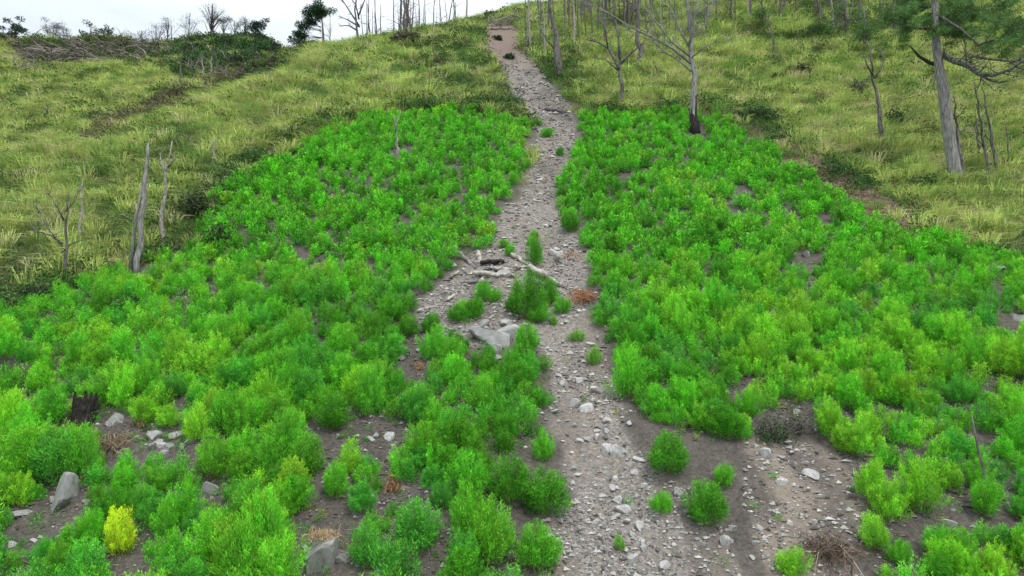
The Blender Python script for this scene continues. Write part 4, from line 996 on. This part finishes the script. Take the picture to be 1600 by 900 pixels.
tangle('dry_brush', (912, 470), 44, 34, 240, 'orange brown dry brush at the right edge of the gravel', (.36, .17, .075), thick=.010, seed=2)
tangle('dry_brush', (888, 404), 34, 10, 110, 'small rusty dry twigs beside the white rubble', (.33, .17, .09), seed=3)
tangle('dry_brush', (612, 768), 26, 36, 150, 'dry brown weed between green bushes in the left field', (.34, .18, .09), seed=4, upk=1.2)
tangle('dry_brush', (655, 578), 18, 24, 80, 'small dry orange weed in a gap of the left field', (.36, .22, .11), seed=5, upk=1.4)
tangle('dry_brush', (728, 492), 8, 14, 30, 'tiny rusty sprig right of the lime bush', (.34, .2, .12), seed=15, upk=1.2)
tangle('dry_brush', (180, 700), 50, 30, 200, 'dry brown grass clump left of the broken rock cluster', (.26, .19, .12), seed=6, upk=.6)
tangle('dry_brush', (222, 668), 22, 34, 110, 'upright reddish dry stalks above the broken rock cluster', (.26, .15, .10), seed=7, upk=1.6)
tangle('dry_brush', (330, 742), 20, 16, 80, 'dry tuft hanging above the rounded half buried stone', (.28, .18, .11), seed=12, upk=.3)
tangle('dry_brush', (480, 720), 26, 20, 90, 'straw coloured weed right of the gap above the boulder', (.34, .30, .13), seed=13, upk=.8)
def wig():
    b = at(500, 882); r = np.random.default_rng(4); n = 260; R = px2m(b, 30); top = px2m(b, 40)
    q = r.normal(size=(n, 3)) * [R * .4, R * .3, .02] + [0, .05, top]
    D = norm(r.normal(size=(n, 3)) * [.6, .6, .3] + [0, -.1, .5]); V, T = blades(q, D, r.uniform(.12, .3, n), np.full(n, .012), r, .6)
    o = link('dry_grass_tuft', tri_mesh('dry_grass_tuft', V, T, np.repeat(np.array([.42, .30, .17]) * r.uniform(.6, 1.3, (n, 1)), 5, 0), M_BRUSH)); o.location = b
    tag(o, 'tuft of dry brown grass on top of the large rough boulder', 'dry grass')
wig()
# dark-leaved shrubs
def shrub(c, wpx, hpx, label, colr, seed=1, n=1500, leaf=.07, name='shrub'):
    b = at(*c); r = np.random.default_rng(seed); R = px2m(b, wpx) / 2; Hh = px2m(b, hpx)
    cl = r.normal(size=(14, 3)); cl = norm(cl) * r.uniform(.4, 1, (14, 1)); cl[:, 2] = np.abs(cl[:, 2])
    i = r.integers(0, 14, n); q = (cl[i] * .75 + norm(r.normal(size=(n, 3))) * .32) * [R, R, Hh * .9]; q[:, 2] = np.abs(q[:, 2]) + .03
    D = norm(r.normal(size=(n, 3)) + cl[i] * .6); lf = leaf * b.y / 15
    V, T = leaves(q, D, lf * r.uniform(.6, 1.3, n), lf * .55 * np.ones(n), r)
    root = empty(name, b); tag(root, label, 'shrub'); USED.add(label)
    f = link('foliage', tri_mesh('foliage', V, T, np.repeat(np.array(colr) * r.uniform(.55, 1.5, (n, 1)), 4, 0), M_LEAF), root)
    tb = Tubes(); rg = random.Random(seed)
    for k in range(6): grow(tb, Vector((0, 0, -.05)), Vector((rg.gauss(0, .7), rg.gauss(0, .7), 1)), Hh * .9, R * .05, 0, rg, 1)
    tb.build('stem', M_TWIG, root)
shrub((1212, 692), 62, 58, 'small dark leafy shrub at the top of the tan slope', (.045, .085, .03), 1, 1300, .05)
shrub((1252, 682), 50, 46, 'greyish twiggy shrub right of the dark leafy one', (.10, .105, .075), 2, 500, .045)
shrub((1254, 122), 34, 26, 'dark brown shrub alone on the upper right slope', (.05, .055, .03), 3, 700)
shrub((1212, 128), 26, 14, 'low dark shrub left of the brown one on the upper right slope', (.06, .07, .03), 4, 400)
shrub((1340, 150), 44, 30, 'greyish green shrub left of the slender dead tree', (.10, .115, .06), 5, 800)
shrub((1400, 200), 40, 38, 'dark green shrub right of the slender dead tree', (.045, .075, .025), 6, 800)
shrub((60, 470), 60, 30, 'dark thicket at the left edge of the field', (.035, .065, .02), 7, 900)
shrub((200, 488), 50, 32, 'deep green shrub below the splintered trunk', (.03, .085, .02), 8, 900)
shrub((310, 340), 80, 44, 'dark tangled thicket on the left slope beside the field', (.045, .075, .025), 9, 1500)
shrub((345, 385), 60, 40, 'dark thicket lower beside the left field edge', (.04, .075, .022), 10, 1000)
shrub((160, 195), 50, 30, 'grey green shrub on the far left slope', (.07, .09, .04), 11, 800)
shrub((795, 92), 18, 10, 'small dark weed on the red soil high in the chute', (.04, .08, .025), 12, 250)
shrub((776, 62), 18, 6, 'tiny weed on the red soil near the chute head', (.05, .08, .03), 13, 150)
shrub((1440, 295), 50, 26, 'leafy green shrub left of the pine foot', (.07, .13, .03), 14, 800)
shrub((1180, 190), 70, 26, 'dark leafy bank shrub above the right field edge', (.05, .10, .025), 15, 900)

# debris of sticks (uncountable)
def debris(name, poly, n, label, cat, colr, lo, hi, th, ymin=0, seed=1, lean=.25, stuff_z=.03):
    r = np.random.default_rng(seed); xs = [p[0] for p in poly]; ysn = [p[1] for p in poly]
    P3 = []
    tries = 0
    cand = np.stack([r.uniform(min(xs), max(xs), n * 3), r.uniform(min(ysn), max(ysn), n * 3)], -1)
    cand = cand[pinpoly(cand[:, 0], cand[:, 1], poly)][:n]
    for c in cand:
        p = at(c[0], c[1]); P3.append((p.x, p.y, p.z))
    B = np.array(P3); m = len(B)
    B = np.repeat(B, 3, 0) + r.normal(size=(m * 3, 3)) * [hi * .4, hi * .4, 0]; B[:, 2] = height(B[:, 0], B[:, 1]) + r.uniform(0, 1, m * 3) * stuff_z
    D = norm(r.normal(size=(m * 3, 3)) * [1, .6, lean] + [0, 0, .1]); L = r.uniform(lo, hi, m * 3)
    V, T = blades(B, D, L, th * r.uniform(.5, 1.5, m * 3), r, .15)
    col = np.array(colr) * r.uniform(.35, 1.5, (m * 3, 1))
    o = link(name, tri_mesh(name, V, T, np.repeat(col, 5, 0), M_BRUSH)); tag(o, label, cat, None, 'stuff')
debris('wood_chips', [(640, 478), (690, 450), (740, 425), (800, 420), (800, 500), (740, 500), (660, 505)], 420, 'litter of pale chips and twigs around the bleached logs', 'wood litter', (.42, .39, .35), .06, .3, .022, seed=1, stuff_z=.06)
debris('brush_pile', [(18, 76), (120, 70), (250, 74), (262, 98), (160, 104), (60, 108), (14, 92)], 520, 'slash of felled grey branches covering the far left hillside', 'felled branches', (.20, .165, .145), 1.2, 4.0, .14, seed=2, stuff_z=1.0)
debris('dead_litter', [(1160, 195), (1205, 205), (1300, 264), (1400, 325), (1440, 365), (1390, 355), (1270, 300), (1195, 248)], 520, 'dry red brown litter on the bank above the right field', 'litter', (.22, .12, .09), .15, .6, .03, seed=3, stuff_z=.1)
debris('upper_chute_litter', [(790, 100), (850, 115), (895, 180), (895, 240), (868, 320), (820, 320), (835, 190)], 420, 'broken twigs strewn over the upper chute', 'litter', (.30, .27, .24), .1, .5, .035, seed=4, stuff_z=.05)
debris('fallen_twigs', [(1160, 700), (1310, 690), (1345, 900), (1400, 900), (1600, 880), (1600, 700), (1330, 640)], 150, 'small fallen twigs on the bare soil at the lower right', 'litter', (.26, .22, .19), .05, .28, .010, seed=5)
debris('gully_branches', [(230, 75), (290, 66), (350, 85), (415, 118), (330, 135), (280, 110)], 240, 'grey bare branches filling the gully between the hills', 'branches', (.18, .155, .14), 1.0, 3.0, .10, seed=6, lean=1.0, stuff_z=.6)

# ------------------------------------------------------------------ living trees
def needles(centres, R, n, r, Lf, W, upw=.3):
    c = np.array(centres); i = r.integers(0, len(c), n); q = norm(r.normal(size=(n, 3))) * r.random((n, 1)) ** .5 * R * [1.25, 1.25, .7]
    D = norm(q / R + r.normal(size=(n, 3)) * .5 + [0, 0, upw]); return leaves(c[i] + q, D, Lf * r.uniform(.6, 1.2, n), np.full(n, W), r) + (i,)
def crown(centres, R, n, Lf, W, colr, mat, parent, seed):
    r = np.random.default_rng(seed); V, T, i = needles(centres, R, n, r, Lf, W)
    ct = r.uniform(.65, 1.4, len(centres))
    col = np.array(colr) * (ct[i] * r.uniform(.7, 1.3, n))[:, None]
    return link('crown', tri_mesh('crown', V, T, np.repeat(col, 4, 0), mat), parent)
def big_pine():
    b = at(1494, 285); root = empty('pine_tree', b); tag(root, 'tall grey trunked pine with spreading needled limbs at the right', 'pine tree')
    T3 = lambda px, row, dy=0: point_at_depth(px, row, b.y + dy) - b
    tb = Tubes(); line = [(1495, 296), (1492, 270), (1486, 230), (1480, 190), (1474, 140), (1467, 105), (1463, 70), (1462, 40), (1460, 0), (1458, -60), (1456, -120)]
    wd = [25, 20, 18, 17, 17, 13, 12, 11, 10, 8, 4]
    tb.add([T3(*p) for p in line], [px2m(b, v) / 2 for v in wd], 12, 3, .16); tb.build('trunk', M_GREY, root)
    rg = random.Random(5)
    limbs = [(8, [(1472, 104), (1452, 98), (1436, 88), (1422, 72)], M_CHAR, .4), (10, [(1472, 85), (1490, 95), (1512, 102), (1530, 116), (1552, 118), (1580, 108), (1605, 90)], M_BARK, -.6),
             (6, [(1516, 104), (1518, 88), (1545, 92), (1580, 96), (1620, 90)], M_BARK, -.3), (5, [(1530, 116), (1548, 126), (1565, 130)], M_BARK, -.5), (5, [(1466, 85), (1462, 115), (1457, 140)], M_PALE, .1),
             (6, [(1462, 40), (1490, 36), (1530, 24), (1575, 6)], M_BARK, .8), (6, [(1463, 45), (1440, 44), (1425, 42), (1400, 36)], M_BARK, -.6), (5, [(1461, 20), (1500, 45), (1530, 70), (1560, 60), (1600, 40)], M_BARK, -1.0),
             (5, [(1461, 10), (1430, 10), (1400, 2)], M_BARK, .9), (5, [(1460, -10), (1500, -5), (1560, -20), (1620, -10)], M_BARK, 1.5), (4, [(1510, 100), (1508, 80), (1510, 66)], M_BARK, 0), (5, [(1461, 30), (1500, 20), (1560, 36), (1610, 60)], M_BARK, 1.4)]
    cen = []
    for w0, q, m, dep in limbs:
        P3 = [T3(px, row, dep * j) for j, (px, row) in enumerate(q)]; lt = Tubes(); mm = len(P3) - 1
        lt.add(P3, [px2m(b, w0) / 2 * (1 - .7 * j / mm) for j in range(mm + 1)], 7, 2, .15)
        if m is M_BARK:
            for j in range(1, mm + 1):
                for _ in range(3):
                    d = (P3[j] - P3[j - 1]).normalized() + Vector((rg.gauss(0, .7), rg.gauss(0, .7), rg.gauss(.1, .4)))
                    e = grow(lt, P3[j].lerp(P3[j - 1], rg.random()), d, rg.uniform(.8, 1.6), px2m(b, w0) * .12, 1, rg, 2)
                    if q[j][1] < 70: cen += [e[-1], e[3], e[2].lerp(e[4], .5)]
        lt.build('branch', m, root)
    for px, row, s, n in [(1420, 10, 26, 9), (1450, 24, 22, 8), (1500, 12, 30, 12), (1560, 20, 36, 14), (1590, 60, 24, 10), (1540, 66, 26, 8), (1495, 52, 18, 5), (1600, 100, 14, 4), (1410, 34, 16, 5), (1480, -15, 40, 12), (1570, 84, 18, 5)]:
        for _ in range(n): cen.append(T3(px + rg.gauss(0, s * .55), row + rg.gauss(0, s * .35), rg.gauss(0, 1.2)))
    crown([tuple(c) for c in cen], px2m(b, 6.5), 36000, .22, .032, (.095, .19, .05), M_LEAF, root, 3)
big_pine()
for j, (bx, by, tx, ty, ww, lab) in enumerate([(1504, 282, 1490, 150, 8, 'thin dead trunk leaning close behind the pine'), (1548, 275, 1522, 128, 6, 'slim leaning bare trunk right of the pine, nearer one'), (1560, 270, 1534, 135, 6, 'slim leaning bare trunk right of the pine, farther one'),
                                         (1531, 250, 1524, 170, 4, 'short grey pole between the pine and the slim leaning trunks'), (1578, 262, 1572, 190, 3, 'thin upright stick above the thick fallen log'), (1096, 110, 1094, 88, 3, 'short pale pole behind the big bare tree'), (1108, 128, 1107, 88, 2.5, 'thin white pole right of the big bare tree'), (1181, 135, 1180, 100, 2.5, 'thin pale pole on the right grass slope')]):
    tree('snag', (bx, by), (tx, ty), ww, lab, group='slim dead poles of the right slope', seed=300 + j, limbs=5 if j in (1, 2, 0) else 0, limb_len=.2, mat=M_PALE if 'pale' in lab or 'white' in lab else M_BARK, low=.2)
def leafy_tree(base, top, wpx, label, colr, seed, cl, R, n, Lf, W, cat='tree', group=None, name='tree', mat=M_TWIG, limb=6, twig=1):
    """cl: crown clump centres as picture places (px, row, spread px, count)"""
    b = at(*base); root = empty(name, b); tag(root, label, cat, group); USED.add(label); rg = random.Random(seed)
    t = point_at_depth(top[0], top[1], b.y) - b
    tb = Tubes(); r0 = px2m(b, wpx) / 2
    tb.add([Vector((0, 0, -.6)), t * .33 + Vector((rg.gauss(0, r0), 0, 0)), t * .66 + Vector((rg.gauss(0, r0), 0, 0)), t], [r0 * 1.2, r0, r0 * .7, r0 * .35], 7); 
    tr = tb.build('trunk', mat, root); cen = []
    for cx, cy, s, k in cl:
        for _ in range(k): cen.append(point_at_depth(cx + rg.gauss(0, s * .5), cy + rg.gauss(0, s * .35), b.y) + Vector((0, rg.gauss(0, px2m(b, s) * .5), 0)) - b)
    lt = Tubes()
    for c in cen[::max(1, len(cen) // (limb * 3))]:
        s = min(.95, max(.3, c.z / max(t.z, .1) - .15)); p = t * s
        mid = p.lerp(c, .5) + Vector((rg.gauss(0, .1), rg.gauss(0, .1), -.05))
        lt.add([p, mid, c], [r0 * .35, r0 * .22, r0 * .08], 4)
        if twig: grow(lt, mid, c - p, (c - p).length * .6, r0 * .15, 1, rg, 2)
    if lt.n: lt.build('branch', mat, root)
    if n: crown([tuple(c) for c in cen], px2m(b, R), n, Lf, W, colr, M_LEAF, root, seed)
    return root
# pine leaning on the saddle of the skyline
leafy_tree((505, 78), (499, 14), 3.5, 'dark wind-bent pine on the skyline dip between the hills', (.022, .065, .02), 1,
           [(500, 16, 16, 16), (488, 26, 14, 14), (478, 40, 12, 10), (468, 54, 12, 8), (462, 64, 8, 4)], 6, 6000, .5, .10, 'pine tree', name='pine_tree')
leafy_tree((518, 76), (516, 30), 2, 'small bare tree right of the wind-bent pine', (.05, .05, .04), 2, [(516, 40, 16, 8), (508, 52, 18, 8)], 4, 0, .3, .05, name='bare_tree', limb=8)
G3 = 'small trees along the far skyline'
DG = (.035, .065, .04)
FT = [(26, 66, 24, 42, [(20, 48, 16, 10), (30, 44, 10, 6)], 'dark bushy tree farthest left on the far skyline', 1600), (85, 64, 84, 38, [(82, 46, 16, 14), (92, 52, 10, 6)], 'dark rounded tree second along the far skyline', 1700), (106, 64, 104, 44, [(104, 50, 14, 7)], 'sparse grey tree right of the dark rounded one', 250),
      (142, 66, 142, 48, [(142, 56, 16, 9)], 'low scrubby tree on the skyline above the felled slope', 400), (168, 66, 170, 42, [(166, 50, 12, 9)], 'thin grey leafy tree right of the low scrubby one', 350), (200, 64, 198, 52, [(198, 58, 14, 6)], 'tiny scrubby skyline bush above the felled slope', 300),
      (222, 62, 221, 48, [(222, 54, 12, 8)], 'small scrubby tree left of the skyline cluster', 350), (246, 58, 244, 38, [(240, 48, 14, 9), (250, 42, 10, 5)], 'leafy small tree left of the twin thin ones', 500), (264, 58, 263, 32, [(262, 40, 14, 12)], 'grey spreading tree above the red bank', 420), (295, 54, 297, 20, [(296, 30, 10, 9), (292, 40, 10, 4)], 'thin upright tree left of the tall umbrella one', 380),
      (328, 52, 332, 6, [(332, 10, 22, 14), (322, 22, 16, 8), (340, 24, 16, 8), (330, 36, 12, 4)], 'tallest skyline tree with an umbrella of bare twigs', 500), (350, 54, 350, 26, [(350, 32, 13, 12)], 'dark leafy tree right of the tall umbrella one', 800), (368, 56, 366, 32, [(366, 38, 13, 12)], 'twiggy tree third from the tall umbrella one', 700),
      (386, 58, 384, 32, [(386, 38, 14, 12)], 'dark tree with thin stems near the skyline end', 800), (400, 60, 400, 36, [(400, 42, 12, 12)], 'dark bushy tree where the far skyline starts to drop', 1100), (412, 68, 412, 54, [(412, 60, 10, 8)], 'small dark bush tree on the dropping skyline', 800), (434, 82, 432, 68, [(432, 72, 8, 6)], 'tiny dark tree in the dip of the skyline', 500), (8, 66, 8, 56, [(8, 60, 14, 7), (60, 64, 20, 6)], 'low dark scrub at the left end of the skyline', 700)]
for j, (bx, by, tx, ty, cl, lab, n) in enumerate(FT):
    leafy_tree((bx, by + 3), (tx, ty), 2.6 if 'tallest' not in lab else 4, lab, DG, 400 + j, cl, 5, n, .42, .13, 'tree', G3, 'tree', M_TWIG, 8)
# dense green knoll of shrubs on the far hill
rk = random.Random(12)
for j, (cx, cy, wv, hv, cc) in enumerate([(300, 76, 34, 20, 0), (325, 70, 40, 18, 1), (352, 72, 46, 22, 0), (382, 76, 44, 24, 1), (408, 84, 36, 26, 0), (340, 92, 44, 22, 1), (372, 98, 50, 26, 0), (402, 108, 44, 28, 1), (425, 100, 30, 28, 0), (384, 124, 38, 22, 0), (230, 72, 30, 10, 1), (226, 82, 24, 12, 1), (440, 108, 24, 20, 0), (420, 122, 30, 18, 1)]):
    lab = unique(['dense dark green shrub', 'dense bright green shrub'][cc] + ' of the far knoll', cx, cy, 24.)
    shrub((cx, cy + 6), wv, hv, lab, [(.03, .075, .022), (.06, .15, .03)][cc], 500 + j, 900, .055)
# young pines with thin green boughs at the top right
for j, (bx, by, tx, ty, cl) in enumerate([(1322, 62, 1318, -30, [(1310, 20, 24, 8), (1340, 36, 20, 8), (1300, 40, 16, 4)]), (1398, 62, 1392, -30, [(1380, 24, 30, 12), (1410, 44, 22, 8), (1396, 60, 18, 4)]), (1352, 82, 1350, 10, [(1350, 50, 26, 10), (1360, 70, 16, 5)]), (1282, 62, 1280, 20, [(1280, 46, 16, 6)]), (1190, 52, 1188, -20, [(1188, 30, 20, 5)])]):
    leafy_tree((bx, by), (tx, ty), 4, ['young pine with thin drooping boughs above the slanting dark trunk', 'young green pine left of the tall grey pine', 'short pale green young pine on the upper right slope', 'small young pine beside the slanting dark trunk', 'thin young pine high right of the big bare tree'][j],
               (.07, .15, .035), 600 + j, cl, 9, 1500, .42, .045, 'pine tree', 'young pines of the upper right slope', 'pine_tree', M_BARK, 8)
# more trunks deep in the dead stand, so that it closes up behind the first ones
rs = random.Random(91)
for j in range(62):
    bx = rs.choice([rs.uniform(875, 1010), rs.uniform(880, 1130), rs.uniform(1130, 1340), rs.uniform(830, 1000)]); by = rs.uniform(8, 62) if bx < 1130 else rs.uniform(5, 36)
    lab = unique(['hair thin dark', 'slender brown', 'pale thin'][j % 3] + ' trunk deep in the stand', bx, by, 9.)
    tree('snag', (bx, by), (bx + rs.gauss(-2, 3), -50 - rs.random() * 50), rs.uniform(2.2, 4.5), lab, group='dead snags in the stand right of the chute head', seed=700 + j, limbs=rs.randint(4, 7), limb_len=.15, low=.08, mat=[M_TWIG, M_TWIG, M_BARK][j % 3])
# rubble in the bare patches of the field
def patch_rocks():
    r = np.random.default_rng(23); n = 0; pts = []
    spots = [(262, 696, 50, 16, 14), (590, 680, 40, 12, 6), (105, 800, 50, 20, 5), (500, 870, 55, 24, 7), (775, 545, 40, 16, 5), (330, 770, 30, 12, 4), (1230, 760, 80, 70, 16), (1120, 850, 60, 40, 12), (1540, 720, 50, 30, 6), (1480, 820, 80, 40, 6), (180, 660, 26, 8, 4), (655, 560, 22, 26, 5), (60, 840, 50, 20, 4), (870, 400, 28, 14, 8), (780, 424, 26, 10, 6)]
    for cx, cy, a, b, m in spots:
        for _ in range(m):
            px, row = cx + r.normal() * a * .6, cy + r.normal() * b * .6
            if not (5 < px < 1595 and row < 895): continue
            if any(abs(px - u) < 8 and abs(row - v) < 6 for u, v in pts): continue
            pts.append((px, row)); p = at(px, row); wd = float(np.clip(6 + r.exponential(4), 6, 18)); sh = r.uniform(.65, 1.2)
            lk = ('pale' if sh > 1 else 'dull grey') + ' ' + ['flat', 'blocky', 'rounded'][n % 3] + ' stone'
            put_rock(p, px2m(p, wd), px2m(p, wd) * [.4, .75, .6][n % 3], int(r.integers(0, 8)), unique(lk, px, row, 20.), sh); n += 1
patch_rocks()
debris('soil_litter', [(0, 560), (620, 500), (860, 560), (860, 905), (0, 905)], 900, 'dry straw and small twigs littering the soil of the left field', 'litter', (.30, .25, .19), .05, .26, .010, seed=45)
debris('path_litter', [(132, 208), (330, 130), (425, 97), (425, 107), (330, 148), (140, 232)], 220, 'brown dead brush along the gully line between the hills', 'dead brush', (.20, .15, .115), .4, 1.6, .06, seed=46, lean=.7, stuff_z=.3)
# seedlings and small weeds on bare soil
def seedlings():
    r = np.random.default_rng(29); N = 2600
    y = 12 + 26 * r.random(N) ** 1.2; k = r.uniform(-.8, .8, N); x = k * y; z = height(x, y); px, row = project(x, y, z)
    ch, ta, fi = masks(px, row, x, y)
    edge = fbm(x / 1.5, y / 1.5, 121, 3) > .5
    ok = (fi | ((ch | ta) & edge & (r.random(N) < .16))); x, y, z = x[ok], y[ok], z[ok]; n = len(x)
    per = 60; i = np.repeat(np.arange(n), per); m = len(i); s = r.uniform(.08, .24, n)
    q = np.stack([r.normal(size=m) * .4, r.normal(size=m) * .4, r.random(m) * 1.3], -1) * s[i, None]
    D = norm(r.normal(size=(m, 3)) * .6 + [0, 0, .7]); V, T = leaves(np.stack([x, y, z], -1)[i] + q, D, r.uniform(.05, .10, m), np.full(m, .014), r)
    base = np.array([.10, .36, .035]) * r.uniform(.6, 1.3, (n, 1)); yl = r.random(n) < .2; base[yl] = [.32, .42, .06]
    o = link('seedlings', tri_mesh('seedlings', V, T, np.repeat(base[i] * r.uniform(.7, 1.3, (m, 1)), 4, 0), M_GRASS)); tag(o, 'tiny green seedlings and weeds scattered over the bare soil', 'seedlings', None, 'stuff')
seedlings()
tangle('dry_brush', (790, 40), 56, 10, 160, 'pale brushwood lying on the lip of the chute head', (.30, .26, .22), thick=.03, seed=51)
shrub((812, 30), 46, 20, 'yellow green bush just above the right end of the chute head', (.12, .17, .05), 52, 700)
shrub((764, 30), 30, 12, 'low brown green bush above the left end of the chute head', (.10, .12, .05), 53, 400)

rq = random.Random(17)
for j in range(22):
    bx = rq.choice([rq.gauss(584, 5), rq.gauss(628, 9), rq.gauss(628, 9), rq.uniform(650, 712)]); by = float(np.interp(bx, [570, 620, 700], [58, 60, 48])) + rq.uniform(-4, 12)
    lab = unique(['hair thin dark', 'slender brown', 'pale thin'][j % 3] + ' stem in the skyline thicket', bx, by, 7.)
    tree('snag', (bx, by), (bx + rq.gauss(0, 5), rq.choice([-50, -30, 4, 12, 20])), rq.uniform(1.6, 3.2), lab, group='dead snags in a row on the skyline', seed=900 + j, limbs=rq.randint(4, 8), limb_len=.18, low=.1, mat=[M_TWIG, M_TWIG, M_BARK][j % 3])
shrub((632, 74), 60, 26, 'dark brown twiggy thicket at the foot of the skyline snags', (.06, .06, .035), 61, 900)
shrub((600, 66), 40, 14, 'low dark green shrub left of the twiggy skyline thicket', (.05, .09, .03), 62, 500)
